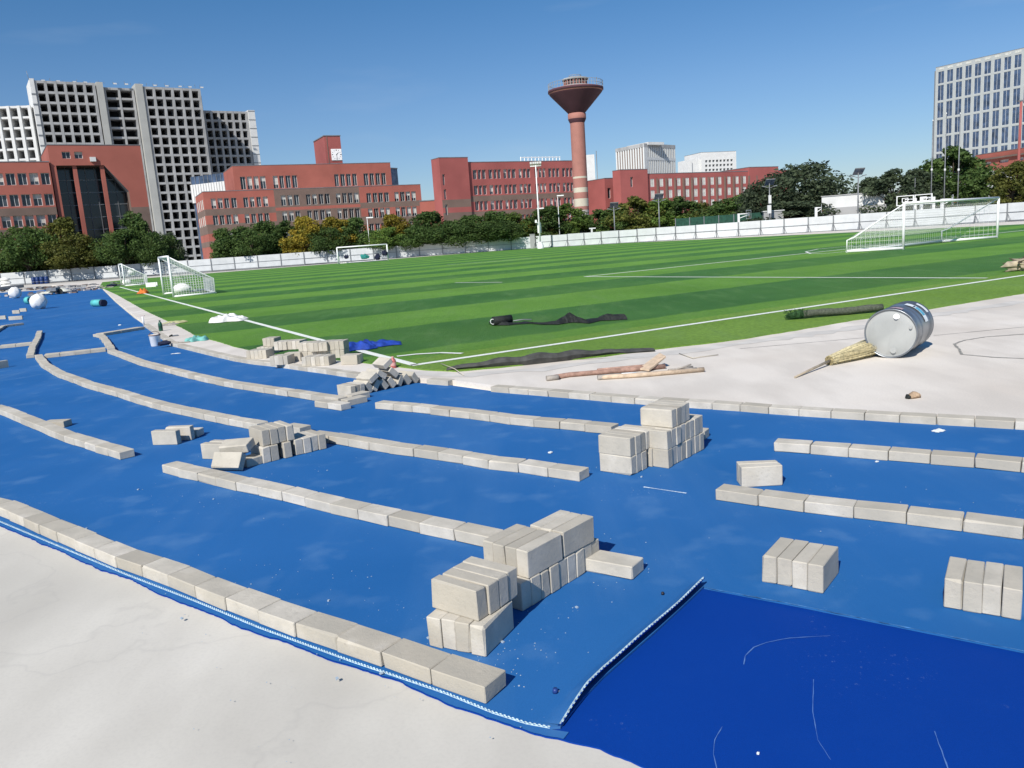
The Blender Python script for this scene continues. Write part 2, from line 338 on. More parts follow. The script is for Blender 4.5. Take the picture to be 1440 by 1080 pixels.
seam = [(990, 826), (1125, 852), (1301, 888), (1440, 916), (1600, 948), (1900, 1000)]
serrW = [g(*p, ZR) for p in serr]; curlW = [g(*p, ZR) for p in curl]; seamW = [g(*p, ZR) for p in seam]
margin = sheet('track_margin', ccw(serrW + [g(800, 1030, 0.008)] + [p for p in rr[::-1] if p[0] < g(800, 1043, 0.006)[0]]), 0.0095, M['rubber']); props(margin, kind='structure')
top = sheet('running_track', ccw(serrW + curlW + seamW + [np.array([14, 3.2])] + kin[::-1] + [np.array([-60, 78.]), np.array([-60, 20.])]), ZR, M['rubber'], 0.0075)
props(top, kind='structure')
# serrated pale underside showing along the outer edge, and the curled-up end of the roll
b = MB(); P = resample(serrW[2:], 0.009)
for i in range(len(P) - 1):
    d = P[i + 1] - P[i]; d /= np.hypot(*d); n = np.array([-d[1], d[0]]); n = n if n[1] > 0 else -n
    o = 0.005 if i % 2 else 0.0
    b.poly([(*(P[i] - n * 0.002), ZR - 0.003), (*(P[i + 1] - n * 0.002), ZR - 0.003), (*(P[i + 1] + n * (0.0005 + o)), ZR + 0.003), (*(P[i] + n * (0.0005 + o)), ZR + 0.003)])
b.build('mat_edge', M['mat_edge'], top)
b = MB(); P = resample(curlW, 0.012); n_ = len(P)
prof = [(-0.10, 0.0015), (-0.06, 0.006), (-0.03, 0.020), (-0.008, 0.037), (0.0, 0.045)]
rows = []
for i, p in enumerate(P):
    d = P[min(i + 5, n_ - 1)] - P[max(i - 5, 0)]; d /= np.hypot(*d); n = np.array([-d[1], d[0]]); n = n if n[0] < 0 else -n
    s = min(1, 0.25 + 4 * (i / n_)) * (0.94 + 0.06 * math.sin(i * 0.13))
    rows.append([(*(p + n * (-o)), ZR + h * s) for o, h in prof] + [(*(p - n * 0.005), ZR + 0.042 * s), (*(p + n * 0.014), ZR - 0.006 + 0.020 * s)])
for i in range(n_ - 1):
    for j in range(len(rows[0]) - 1):
        mm = 'rubber' if j < len(prof) - 1 else 'rubber_dark'  # curl underside coloured dark in place of its shadow
        b.poly([rows[i][j], rows[i + 1][j], rows[i + 1][j + 1], rows[i][j + 1]], mm, False)
b.build('curled_mat_end', None, top)
b = MB()                                       # bright rim of the curl
for i in range(n_ - 1):
    p, q2 = np.array(rows[i][4]), np.array(rows[i + 1][4]); d = (q2 - p)[:2]; d /= np.hypot(*d); n = np.array([-d[1], d[0], 0]); n = n if n[0] < 0 else -n
    b.poly([p - n * (.001 + .004 * (i % 2)), q2 - n * (.001 + .004 * (i % 2)), q2 + n * 0.003 + [0, 0, 0.003], p + n * 0.003 + [0, 0, 0.003]])
b.build('mat_edge', M['mat_edge'], top)
# seam ridge of the lower sheet
ribbon('lane_seam', resample([g(*p, ZR) for p in seam], 0.04), 0.007, ZR + 0.0015, mat('dusty_seam', (0.05, 0.16, 0.36), 0.7, 0.6, 30), top, 0.9)
# inner slab: concrete inside the kerb (field level)
far_edge = [fieldpt(66, -60), fieldpt(66, 97), fieldpt(-4, 97)]
def inset(P, d):
    out = []
    for i, p in enumerate(P):
        t = P[min(i + 1, len(P) - 1)] - P[max(i - 1, 0)]; t /= np.hypot(*t); n = np.array([-t[1], t[0]])
        if n @ (np.array([0., 25.]) - p) < 0: n = -n
        out.append(p + n * d)
    return out
slab_edge = inset(kerbW, 0.125)
slab = sheet('inner_pavement', ccw(slab_edge + [np.array([60., 4.])] + [np.array([75., 40.]), fieldpt(66, 97), np.array([-52., 93.])]), DZ, M['dzone'], 0.0); props(slab, kind='structure')
GR = [(140, 403.5), (165, 415), (204, 437), (255, 461), (275, 472), (300, 479), (330, 488), (370, 497), (440, 504), (500, 509.5), (555, 516), (595, 521), (640, 523), (700, 518), (780, 509), (850, 502), (920, 492), (975, 486), (1040, 478), (1120, 465), (1200, 451), (1260, 443), (1320, 433), (1380, 423), (1440, 413)]
grW = [g(*p, DZ) for p in GR]
grr = []
for a, b2 in zip(grW[:-1], grW[1:]):
    n = max(1, int(np.hypot(*(b2 - a)) / 0.15))
    for k in range(n): grr.append(a + (b2 - a) * k / n + np.array([random.uniform(-.012, .012), random.uniform(-.012, .012)]))
grass = sheet('grass_field', ccw(grr + [grW[-1], fieldpt(24, -2.6), fieldpt(50, -3), fieldpt(62.5, -3), fieldpt(62.5, 84), fieldpt(58, 90), fieldpt(50, 92), fieldpt(3, 92), fieldpt(0, 88)]), DZ + 0.016, M['grass'], DZ - 0.01); props(grass, kind='structure')
ZG = DZ + 0.020
def line(a, b2, wd=0.13):
    ribbon('field_line', resample([np.array(a), np.array(b2)], 0.6), wd, ZG, M['line'], grass, 0.08)
Cn = g(583, 513, ZG); L2 = g(1440, 387, ZG); dL = (L2 - Cn) / np.hypot(*(L2 - Cn)); L1 = g(170, 404, ZG)
line(Cn - dL * 0.05, Cn + dL * 62); line(Cn, Cn + (L1 - Cn) * 1.02)
ap = g(822, 389, ZG); l3 = g(1388, 391, ZG); l4 = g(1140, 355.5, ZG)
ZG += 0.002; line(ap, l3, 0.13); line(ap, ap + (l4 - ap) * 3.1, 0.16)
arc = [g(558, 501, ZG), g(585, 498, ZG), g(620, 496, ZG), g(650, 497, ZG)]
ZG += 0.002; ribbon('field_line', arc, 0.10, ZG, M['line'], grass, 0.1)
arc = [g(p[0], p[1], ZG) for p in ((1196, 353), (1160, 356.5), (1140, 356.6), (1133, 354), (1150, 350.3), (1190, 346.5), (1240, 342.5))]
ribbon('field_line', resample(arc, 0.5), 0.10, ZG, M['line'], grass)
b3 = [g(628, 372.5, ZG), g(700, 371.8, ZG), g(745, 364.5, ZG)]
ribbon('field_line', [g(628, 372.5, ZG), g(690, 368, ZG), g(748, 363, ZG)], 0.14, ZG, M['line'], grass)
ribbon('field_line', [g(640, 397.5, ZG), g(706, 396.8, ZG)], 0.10, ZG, M['line'], grass)
# dark strip along the foot of the hoarding and darker ground far left
WA0, WA1, WB1 = np.array([-105., 115.]), np.array([4.6, 117.5]), np.array([74., 61.])
st = sheet('asphalt_strip', [(-120, 108.5), (1.5, 111.5), (68, 57.), (76, 61.), (6, 119.), (-120, 117.)], 0.010, M['asphalt'], 0.0); props(st, kind='structure')
# rubber seams faintly visible on the track / wet traces
for i, (pts, wd) in enumerate(([((1046, 934), (1048, 922), (1060, 910), (1078, 903), (1110, 897), (1168, 893.5)), 0.006], [((1144, 955), (1143, 1000), (1150, 1040), (1168, 1068)), 0.004], [((1016, 1021), (1005, 1040), (1003, 1060), (1008, 1080)), 0.004], [((1314, 1028), (1324, 1055), (1334, 1082)), 0.006])):
    W = [g(*p, 0.009) for p in pts]; o = ribbon('chalk_scratch', resample(W, 0.03), wd * .5, 0.0085, mat('pale_scratch_mark', (0.09, 0.19, 0.45), 0.8), base, 0.9)
wt = ribbon('chalk_scratch', [g(905, 685, ZR), g(925, 688, ZR), g(965, 694, ZR)], 0.012, ZR + 0.002, mat('white_chalk', (0.55, 0.65, 0.75), 0.9, 0.3, 60), top, 0.9)
# joints and circular groove in the inner concrete
M['joint'] = mat('dark_slab_joint', (0.30, 0.28, 0.26), 0.95, 0.3, 20)  # flat line, darker than the slab around it
for a, b2 in (((1040, 490.5), (1216, 475)), ((1313, 472), (1440, 460)), ((660, 512), (905, 502))):
    ribbon('slab_joint', resample([g(*a, DZ), g(*b2, DZ)], 0.1), 0.014, DZ + 0.003, M['joint'], slab, 0.5)
gp = [(1440, 504.5), (1395, 502.5), (1352, 498.5), (1349, 492), (1342, 484), (1355, 479), (1385, 474), (1440, 470)]
ribbon('slab_joint', resample([g(*p, DZ) for p in gp], 0.05), 0.03, DZ + 0.0035, mat('grey_patch_edge', (0.27, 0.26, 0.24), 0.9, 0.4, 15), slab, 0.5)
# grey stained strip next to the grass edge
ribbon('slab_stain', resample([g(*p, DZ) for p in ((560, 524), (640, 528), (760, 519), (900, 501), (1000, 489), (1200, 462), (1440, 424))], 0.2), 0.30, DZ + 0.0025, mat('grey_glue_stain', (0.55, 0.52, 0.48), 0.9, 0.12, 3), slab, 0.6)

# ================================================================ BRICKS
BL, BW, BT = 0.268, 0.138, 0.071
def brick_mesh(seed):
    rnd = random.Random(seed); bm = MB(); c = 0.0035
    hx, hy, hz = BL / 2, BW / 2, BT / 2
    # chamfered box: three slabs of vertices per corner
    V = {}; 
    def vid(k, p):
        if k not in V: V[k] = len(bm.v); bm.v.append(p)
        return V[k]
    for sx in (-1, 1):
        for sy in (-1, 1):
            for sz in (-1, 1):
                cc = [c * rnd.uniform(0.6, 1.6) for _ in range(3)]
                if rnd.random() < 0.10: cc = [x * rnd.uniform(1.8, 3.2) for x in cc]
                j = [rnd.uniform(-0.0012, 0.0012) for _ in range(3)]
                X, Y, Z = sx * hx + j[0], sy * hy + j[1], sz * hz + j[2]
                vid((sx, sy, sz, 0), (X, Y - sy * cc[1], Z - sz * cc[2])); vid((sx, sy, sz, 1), (X - sx * cc[0], Y, Z - sz * cc[2])); vid((sx, sy, sz, 2), (X - sx * cc[0], Y - sy * cc[1], Z))
                t = (V[(sx, sy, sz, 0)], V[(sx, sy, sz, 1)], V[(sx, sy, sz, 2)])
                bm.f.append(t if sx * sy * sz > 0 else t[::-1])
    S = (-1, 1)
    for s in S:
        q4 = [V[(s, -1, -1, 0)], V[(s, 1, -1, 0)], V[(s, 1, 1, 0)], V[(s, -1, 1, 0)]]; bm.f.append(tuple(q4 if s > 0 else q4[::-1]))
        q4 = [V[(-1, s, -1, 1)], V[(-1, s, 1, 1)], V[(1, s, 1, 1)], V[(1, s, -1, 1)]]; bm.f.append(tuple(q4 if s > 0 else q4[::-1]))
        q4 = [V[(-1, -1, s, 2)], V[(1, -1, s, 2)], V[(1, 1, s, 2)], V[(-1, 1, s, 2)]]; bm.f.append(tuple(q4 if s > 0 else q4[::-1]))
    for a in S:
        for b_ in S:
            f = [V[(a, b_, -1, 0)], V[(a, b_, -1, 1)], V[(a, b_, 1, 1)], V[(a, b_, 1, 0)]]; bm.f.append(tuple(f if a * b_ > 0 else f[::-1]))
            f = [V[(a, -1, b_, 0)], V[(a, -1, b_, 2)], V[(a, 1, b_, 2)], V[(a, 1, b_, 0)]]; bm.f.append(tuple(f[::-1] if a * b_ > 0 else f))
            f = [V[(-1, a, b_, 1)], V[(-1, a, b_, 2)], V[(1, a, b_, 2)], V[(1, a, b_, 1)]]; bm.f.append(tuple(f if a * b_ > 0 else f[::-1]))
    bm.m = [0] * len(bm.f); bm.sm = [False] * len(bm.f)
    me = bm.mesh('brick', M['brick']); return me
BM = [brick_mesh(i) for i in range(14)]
ONES = ['', 'first', 'second', 'third', 'fourth', 'fifth', 'sixth', 'seventh', 'eighth', 'ninth', 'tenth', 'eleventh', 'twelfth', 'thirteenth', 'fourteenth', 'fifteenth', 'sixteenth', 'seventeenth', 'eighteenth', 'nineteenth']
TENS = {2: 'twent', 3: 'thirt', 4: 'fort', 5: 'fift', 6: 'sixt', 7: 'sevent', 8: 'eight', 9: 'ninet'}
def ordw(n):
    if n < 20: return ONES[n]
    t, u = divmod(n, 10)
    return TENS[t] + 'ieth' if u == 0 else TENS[t] + 'y-' + ONES[u]
nb = 0
def brick(x, y, z, yaw, mode='flat', label='', rx=0.0, ry=0.0, group=None, sl=1.0):
    """z = height of the underside; flat: lies on its broad face, edge: stands on its long narrow face"""
    global nb; nb += 1
    o = link('brick', BM[(nb * 5) % 14]); h = BT if mode == 'flat' else BW if mode == 'edge' else BL
    o.location = (x, y, z + h / 2)
    flip = math.pi if nb % 3 == 0 else 0
    if mode == 'flat': o.rotation_euler = (rx, ry, yaw + flip)
    elif mode == 'edge': o.rotation_euler = (math.pi / 2 + rx, ry, yaw + flip)
    o.scale = (sl, 1, 1)
    props(o, label, 'brick', group); return o
def row(base_px, label_fn, group, name='brick', back=True, z=ZR + 0.001, reverse=False, lat=0.0, gap=0.005, jit=0.004, ntotal=None):
    """bricks laid end to end with their front lower edge along the pixel polyline"""
    P = [g(*p, z) for p in base_px]; seg = [np.hypot(*(b_ - a)) for a, b_ in zip(P[:-1], P[1:])]; tot = sum(seg)
    n = ntotal or max(1, int(round(tot / (BL + gap)))); step = tot / n; out = []
    def pt(s):
        for a, b_, L in zip(P[:-1], P[1:], seg):
            if s <= L + 1e-9: return a + (b_ - a) * s / L
            s -= L
        return P[-1] + (P[-1] - P[-2]) / seg[-1] * s
    for k in range(n):
        a, b_ = pt(k * step), pt((k + 1) * step); d = (b_ - a) / np.hypot(*(b_ - a)); nn = np.array([-d[1], d[0]])
        if nn @ ((a + b_) / 2) < 0: nn = -nn         # away from the camera
        c_ = (a + b_) / 2 + nn * (BW / 2 * (1 if back else -1) + lat + random.uniform(-jit, jit))
        idx = n - k if reverse else k + 1
        out.append(o_ := brick(c_[0], c_[1], z, math.atan2(d[1], d[0]) + random.uniform(-0.012, 0.012), 'flat', label_fn(idx, n), group=group, sl=(step - random.uniform(0.003, 0.006)) / BL))
        if name != 'brick': o_.name = name; o_['category'] = 'kerb block'
    return out
def lab(fmt):
    return lambda i, n: fmt.format(ordw(i))
row([(-95, 698), (0, 726), (20, 735), (74, 760), (159, 797), (230, 822.6), (315, 858), (415, 896), (474, 917), (540, 940), (683, 991)], lab('{} brick from the right end of the row along the white concrete'), 'bricks weighing down the outer mat edge', reverse=True)
row([(228, 665), (251, 671), (278, 677), (333, 691), (365, 698), (397, 705), (468, 723), (508, 732), (597, 752), (645, 762), (690, 772)], lab('{} brick from the left end of the row running into the nearest tall stack'), 'bricks in the second curved row')
row([(822, 803), (890, 816.5)], lab('single flat brick lying right of the nearest tall brick stack'), 'bricks in the second curved row', ntotal=1)
row([(49, 504), (58, 517), (79, 530), (108, 541), (124, 547), (156, 556), (192, 568), (231, 579), (269, 587), (319, 598), (362, 606)], lab('{} brick from the far left end of the row ending at the middle stack'), 'bricks in the long middle curved row')
row([(435, 620), (458, 623), (514, 632), (546, 638), (578, 642), (612, 647), (647, 653), (686, 660), (725.5, 664), (769, 671), (815.5, 677.5)], lab('{} brick from the left end of the free row right of the middle stack'), 'bricks in the free middle row')
row([(151, 497), (170, 504), (194, 513.6), (232, 524), (255.6, 530), (310, 543), (330, 546.5), (378, 554), (413, 559), (449, 565), (476, 569)], lab('{} brick from the far end of the row ending at the toppled stack'), 'bricks in the fourth curved row')
row([(528, 575), (574, 579), (601, 582.5), (629, 586), (657, 589), (686, 593), (720, 598), (750, 600.5), (785.5, 603.5), (822, 607.5), (860, 611.5)], lab('{} brick from the left end of the row running into the three-layer stack'), 'bricks in the row left of the three-layer stack')
row([(1088, 635), (1140.5, 638.7), (1197, 643.5), (1256.6, 648.7), (1319, 654), (1384, 659.4), (1440, 665), (1505, 671)], lab('{} brick from the left end of the right-hand row nearer the kerb'), 'bricks in the upper right row')
row([(1006, 703), (1065.7, 712), (1132, 721), (1206, 730), (1281, 738.5), (1363.6, 749), (1440, 760), (1530, 772)], lab('{} brick from the left end of the right-hand row farther from the kerb'), 'bricks in the lower right row')
row([(-70, 562), (0, 583.5), (25, 594), (90, 622), (133, 636), (151, 641), (169, 647)], lab('{} brick from the right end of the short row at the left border'), 'bricks in the short left row', reverse=True)
x, y = g(81, 600, ZR); brick(x, y, ZR + .001, R(-8), 'flat', 'small brick lying just behind the short row at the left border')
# kerb of blocks round the inner pavement: block tops flush with it
kz = 0.008
row(KERB[3:13], lab('{} kerb block from the white bucket towards the toppled stack'), 'kerb blocks left of the toppled stack', name='kerb_block', z=kz, jit=0.001, gap=0.004)
row(KERB[14:16], lab('{} kerb block just right of the toppled stack'), 'kerb blocks beside the toppled stack', name='kerb_block', z=kz, jit=0.001)
row(KERB[16:34], lab('{} kerb block from the left along the beige concrete'), 'kerb blocks round the beige concrete', name='kerb_block', z=kz, jit=0.001, gap=0.004)
# far left brick lines (two bricks wide)
for la, nm in ((0.0, 'front'), (0.145, 'rear')):
    row([(62.5, 504), (100, 500), (149, 494.5)], lab('{} brick from the left in the ' + nm + ' file of the short cross line'), 'bricks in the cross line between two curved rows', lat=la)
    row([(0, 490.5), (44.5, 486)], lab('{} brick from the left in the ' + nm + ' file of the left border cross line'), 'bricks in the cross line at the left border', lat=la)
    row([(146, 472.5), (180, 467), (204, 463)], lab('{} brick from the left in the ' + nm + ' file of the kerb cross line'), 'bricks in the cross line reaching the kerb', lat=la)
row([(49, 503), (51, 492), (57, 480), (60.5, 468)], lab('{} brick from the near end of the short file pointing away on the left'), 'bricks in the file pointing away on the left', jit=0.01)
row([(152, 495), (146, 484), (139, 475), (131, 474)], lab('{} brick from the near end of the bent file beside the bucket line'), 'bricks in the bent file', jit=0.01)
row([(-12, 474), (-2, 467), (9, 460)], lab('{} brick from the near end of the slanting pair at the left border'), 'bricks slanting at the left border', jit=0.01)
row([(10, 460), (34, 457)], lab('{} brick from the left in the flat pair behind the slanting one'), 'bricks in the flat far pair', lat=0)
for i, (px, py, zz, yw) in enumerate(((18, 450, 0, -5), (24, 446, 1, 8), (34, 443, 1, 5), (27, 449.5, 0, 5), (4, 449, 0, 0), (1, 518, 0, 60))):
    x, y = g(px, py, ZR); brick(x, y, ZR + .001 + zz * BW, R(yw), 'edge', ['lower left brick of the far heap beside the white ball bundles', 'upper left brick of the far heap beside the white ball bundles', 'upper right brick of the far heap beside the white ball bundles', 'lower right brick of the far heap beside the white ball bundles', 'lone upright brick at the left border near the far heap', 'lone brick at the left border below the cross line'][i])
# stacks ------------------------------------------------------------
def stack(px, py, yaw, groups, where, grp, z0=ZR + .001):
    """groups: (r, n, level, count, orient, name); r along the row (to the right-front), n away from the camera"""
    O = g(px, py, z0); r = np.array([math.cos(yaw), math.sin(yaw)]); nn = np.array([-r[1], r[0]])
    for (r0, n0, lev, cnt, ori, nm) in groups:
        for k in range(cnt):
            if ori == 'N':   # length runs away from camera, bricks side by side going left (-r)
                cx = r0 - (k + 0.5) * (BT + 0.0015); cy = n0 + BL / 2 + random.uniform(-.004, .004); yw = yaw + math.pi / 2
                w_ = '{} brick from the right in the ' + nm
            else:            # length runs along the row, bricks one behind the other going away (+n)
                cx = r0 - BL / 2 + random.uniform(-.005, .005); cy = n0 + (k + 0.5) * (BT + 0.0025); yw = yaw
                w_ = '{} brick from the front in the ' + nm
            p = O + r * cx + nn * cy
            brick(p[0], p[1], z0 + lev * (BW + 0.001), yw + random.uniform(-0.012, 0.012), 'edge', (w_ + ' of ' + where).format(ordw(k + 1)), group=grp, ry=random.uniform(-.006, .006))
Y1 = R(-40.8)
stack(683.9, 924.3, R(-28), [(0, 0, 0, 4, 'N', 'lowest front block')], 'the nearest stack', 'bricks of the nearest stack')
stack(750, 851, Y1, [(0, -0.08, 0, 9, 'R', 'bottom rear file'), (0.0, -0.02, 1, 4, 'N', 'middle top block'), (0.0, 0.265, 1, 3, 'N', 'rear top block')], 'the nearest stack', 'bricks of the nearest stack')
stack(683.9, 924.3, R(-38), [(-0.045, 0.02, 1, 4, 'R', 'upper front block')], 'the nearest stack', 'bricks of the nearest stack')
Y2 = R(-48)
stack(371, 652, R(-50), [(0, 0.0, 0, 2, 'R', 'bottom file, near part'), (0.01, 0.19, 0, 1, 'R', 'bottom file, middle part'), (0.0, 0.30, 0, 4, 'R', 'bottom file, far part'), (-0.02, 0.02, 1, 4, 'R', 'top layer')], 'the middle left stack', 'bricks of the middle left stack')
x, y = g(300, 649, ZR); brick(x, y + .1, ZR + .001, R(-20), 'edge', 'left front standing brick of the middle left stack'); brick(x + .05, y + .175, ZR + .001, R(-22), 'edge', 'left rear standing brick of the middle left stack')
x, y = g(322, 664, ZR); o = brick(x - .01, y + .05, ZR + 0.0, R(-16), 'edge', 'slanting brick leaning against the middle left stack', rx=-0.62); o.location.z = ZR + 0.082
o = brick(x + .02, y + .20, ZR + 0.135, R(-12), 'flat', 'tilted flat brick on top of the leaning ones, middle left stack', rx=-0.25, ry=0.06)
x, y = g(358, 654, ZR); brick(x, y + .06, ZR + .001, R(50), 'flat', 'short dark-ended brick at the foot of the middle left stack')
x, y = g(416, 610, ZR); brick(x, y + .06, ZR + .001, R(-38), 'flat', 'flat brick showing behind the middle left stack')
# three bricks left of it
x, y = g(233, 626, ZR); brick(x, y + .04, ZR + .001, R(-12), 'edge', 'front brick of the small trio left of the middle stack'); 
x, y = g(249, 622, ZR); brick(x, y + .10, ZR + .001, R(-10), 'edge', 'middle brick of the small trio left of the middle stack')
x, y = g(274, 616, ZR); brick(x - .1, y + .10, ZR + .001, R(-8), 'flat', 'low rear brick of the small trio left of the middle stack')
# three-layer stack
Y3 = R(-40)
stack(888, 669.5, Y3, [(0, 0, 0, 3, 'R', 'bottom front file'), (0.02, 0.26, 0, 2, 'R', 'bottom gap file'), (0, 0, 1, 5, 'R', 'second front file')], 'the three-layer stack', 'bricks of the three-layer stack')
stack(939, 659, Y3, [(0, 0, 0, 8, 'R', 'bottom rear file'), (0.0, 0.0, 1, 8, 'R', 'second rear file'), (-0.01, 0.10, 2, 4, 'R', 'top layer')], 'the three-layer stack', 'bricks of the three-layer stack')
x, y = g(984, 616, ZR); brick(x - .06, y + .05, ZR + .001, R(-30), 'flat', 'flat brick poking out right of the three-layer stack', rx=0.03)
# right side stacks
x, y = g(1072, 684, ZR); brick(x, y + .03, ZR + .001, R(-2), 'edge', 'lone upright brick pair at right, front one'); brick(x + .005, y + .107, ZR + .001, R(-3), 'edge', 'lone upright brick pair at right, rear one')
stack(1158, 835, R(-37), [(0, 0, 0, 4, 'N', 'block')], 'four bricks beyond the curled mat', 'bricks of the lone block of four')
stack(1436, 873, R(-33), [(0, 0, 0, 4, 'N', 'block')], 'four bricks at the right picture edge', 'bricks of the block at the right border')
# toppled stack
stack(494, 559.5, R(-42), [(0, 0, 0, 3, 'R', 'standing file')], 'the toppled stack', 'bricks of the toppled stack')
O = g(494, 559.5, ZR); r = np.array([math.cos(R(-42)), math.sin(R(-42))]); nn = np.array([-r[1], r[0]])
for k in range(7):
    p = O + r * (-0.14 + .01 * k) + nn * (0.29 + k * 0.115)
    o = brick(p[0], p[1], ZR, R(-42) + random.uniform(-.1, .1), 'edge', f'{ordw(k + 1)} leaning brick from the front low in the toppled stack', group='bricks of the toppled stack', rx=0.62); o.location.z = ZR + 0.078
for k, (a, b_, zz, rx) in enumerate(((-0.10, 0.34, 0.20, 1.05), (-0.12, 0.50, 0.215, 0.95), (-0.10, 0.68, 0.21, 0.8), (-0.12, 0.62, 0.33, 1.0))):
    p = O + r * a + nn * b_
    o = brick(p[0], p[1], zz, R(-42) + random.uniform(-.15, .15), 'edge', f'{ordw(k + 1)} slid brick from the front lying on top of the toppled stack', group='bricks of the toppled stack', rx=rx); o.location.z = zz
row([(442, 572.5), (480, 578)], lab('{} flat brick from the left in front of the toppled stack'), 'flat bricks in front of the toppled stack', ntotal=2)
x, y = g(498, 568, ZR); brick(x, y + .02, ZR, R(45), 'flat', 'crosswise flat brick in front of the toppled stack')
x, y = g(503, 561, ZR); brick(x, y, ZR, R(48), 'flat', 'flat brick crushed against the near foot of the toppled stack')
# pile on the kerb pavement (left)
def pile(px, py, yaw, cnt, lev, ori, nm):
    stack(px, py, yaw, [(0, 0, lev, cnt, ori, nm)], 'the pavement pile', 'bricks of the pile beside the blue cloth', z0=DZ + .001)
pile(375, 504, R(-12), 5, 0, 'N', 'far left block'); pile(384, 499, R(-12), 4, 0, 'N', 'second left block'); pile(388, 498, R(-10), 3, 1, 'N', 'left upper block')
pile(405, 513, R(-10), 4, 0, 'N', 'front middle block'); pile(423, 508, R(-12), 2, 0, 'R', 'front middle files')
pile(405, 504, R(-10), 3, 1, 'N', 'middle upper block'); pile(424, 503, R(-12), 4, 1, 'N', 'upper block by the gap'); 
pile(446, 506, R(-8), 4, 1, 'N', 'high right block'); pile(446, 506, R(-8), 4, 0, 'N', 'high right base')
pile(463, 514, R(-12), 6, 0, 'N', 'front right block'); pile(503, 512.5, R(-15), 3, 0, 'R', 'right end files')
pile(462, 506, R(-8), 4, 1, 'N', 'rear upper block'); pile(485, 504, R(-8), 5, 1, 'N', 'rear right upper block'); pile(485, 504, R(-8), 8, 0, 'N', 'rear right base')
bpy.context.view_layer.update()
_B = [o for o in COL.objects if o.name.split('.')[0] == 'brick']
_B.sort(key=lambda o: (o.location - Vector((0, 0, EYE))).length)
_far = _B[298:]; mb_ = MB()
for o in _far:
    i0 = len(mb_.v); mw = o.matrix_basis
    mb_.v += [tuple(mw @ v.co) for v in o.data.vertices]
    for p_ in o.data.polygons: mb_.f.append(tuple(i0 + k for k in p_.vertices)); mb_.m.append(0); mb_.sm.append(False)
for o in _far: bpy.data.objects.remove(o)
o = mb_.build('distant_bricks', M['brick']); props(o, 'the farther grey bricks of the left cross lines, far row ends and pavement pile', 'bricks', kind='stuff')
# ================================================================ BUILDINGS
class Fac:
    """a vertical facade from A to B (left to right seen from the camera)"""
    def __init__(s, A, B):
        s.A = np.array(A, float); s.B = np.array(B, float); s.L = float(np.hypot(*(s.B - s.A))); s.e = (s.B - s.A) / s.L; s.n = np.array([-s.e[1], s.e[0]])
    def T(s, u, v, z): p = s.A + s.e * u + s.n * v; return (p[0], p[1], z)      # v = inwards (away from the viewer)
    def px(s, px, py): return onf(s.A, s.B, px, py)
def wall_cells(b, F_, z0, z1, holes, bands, m, depth=0.5):
    us = sorted({0.0, F_.L, *[h[0] for h in holes], *[h[1] for h in holes], *[x for bd in bands for x in bd[:2]]}); us = [u for u in us if -1e-6 <= u <= F_.L + 1e-6]
    zs = sorted({z0, z1, *[h[2] for h in holes], *[h[3] for h in holes], *[x for bd in bands for x in bd[2:4]]}); zs = [z for z in zs if z0 - 1e-6 <= z <= z1 + 1e-6]
    def ishole(u, z): return any(h[0] < u < h[1] and h[2] < z < h[3] for h in holes)
    for i in range(len(us) - 1):
        for k in range(len(zs) - 1):
            a, c, d, e = us[i], us[i + 1], zs[k], zs[k + 1]
            if c - a < 1e-4 or e - d < 1e-4: continue
            uc, zc = (a + c) / 2, (d + e) / 2
            if ishole(uc, zc): continue
            mm = m
            for bd in bands:
                if bd[0] < uc < bd[1] and bd[2] < zc < bd[3]: mm = bd[4]
            T = F_.T
            b.poly([T(a, 0, d), T(c, 0, d), T(c, 0, e), T(a, 0, e)], mm)
    for h in holes:
        a, c, d, e = h; T = F_.T
        mm = m
        for bd in bands:
            if bd[0] < (a + c) / 2 < bd[1] and bd[2] < d - 0.05 < bd[3]: mm = bd[4]
        b.poly([T(a, 0, d), T(a, depth, d), T(a, depth, e), T(a, 0, e)], mm); b.poly([T(c, 0, d), T(c, 0, e), T(c, depth, e), T(c, depth, d)], mm)
        b.poly([T(a, 0, d), T(c, 0, d), T(c, depth, d), T(a, depth, d)], mm); b.poly([T(a, 0, e), T(a, depth, e), T(c, depth, e), T(c, 0, e)], mm)
def win(F_, h, root, v=0.38, blind=0.0, mull=1, glass='glass', fw=0.07):
    a, c, d, e = h; b = MB(); T = F_.T
    b.box(a, c, v, v + 0.04, d, e, glass, T)
    if blind: b.box(a + fw, c - fw, v - 0.02, v - 0.005, e - (e - d) * blind, e - fw, 'blind', T)
    for (u0, u1, z0, z1) in [(a, a + fw, d, e), (c - fw, c, d, e), (a + fw, c - fw, d, d + fw), (a + fw, c - fw, e - fw, e)] + [(a + (c - a) * (k + 1) / (mull + 1) - fw / 2, a + (c - a) * (k + 1) / (mull + 1) + fw / 2, d + fw, e - fw) for k in range(mull)]:
        b.box(u0, u1, v - 0.055, v - 0.022, z0, z1, 'frame', T)
    return b.build('window', None, root)
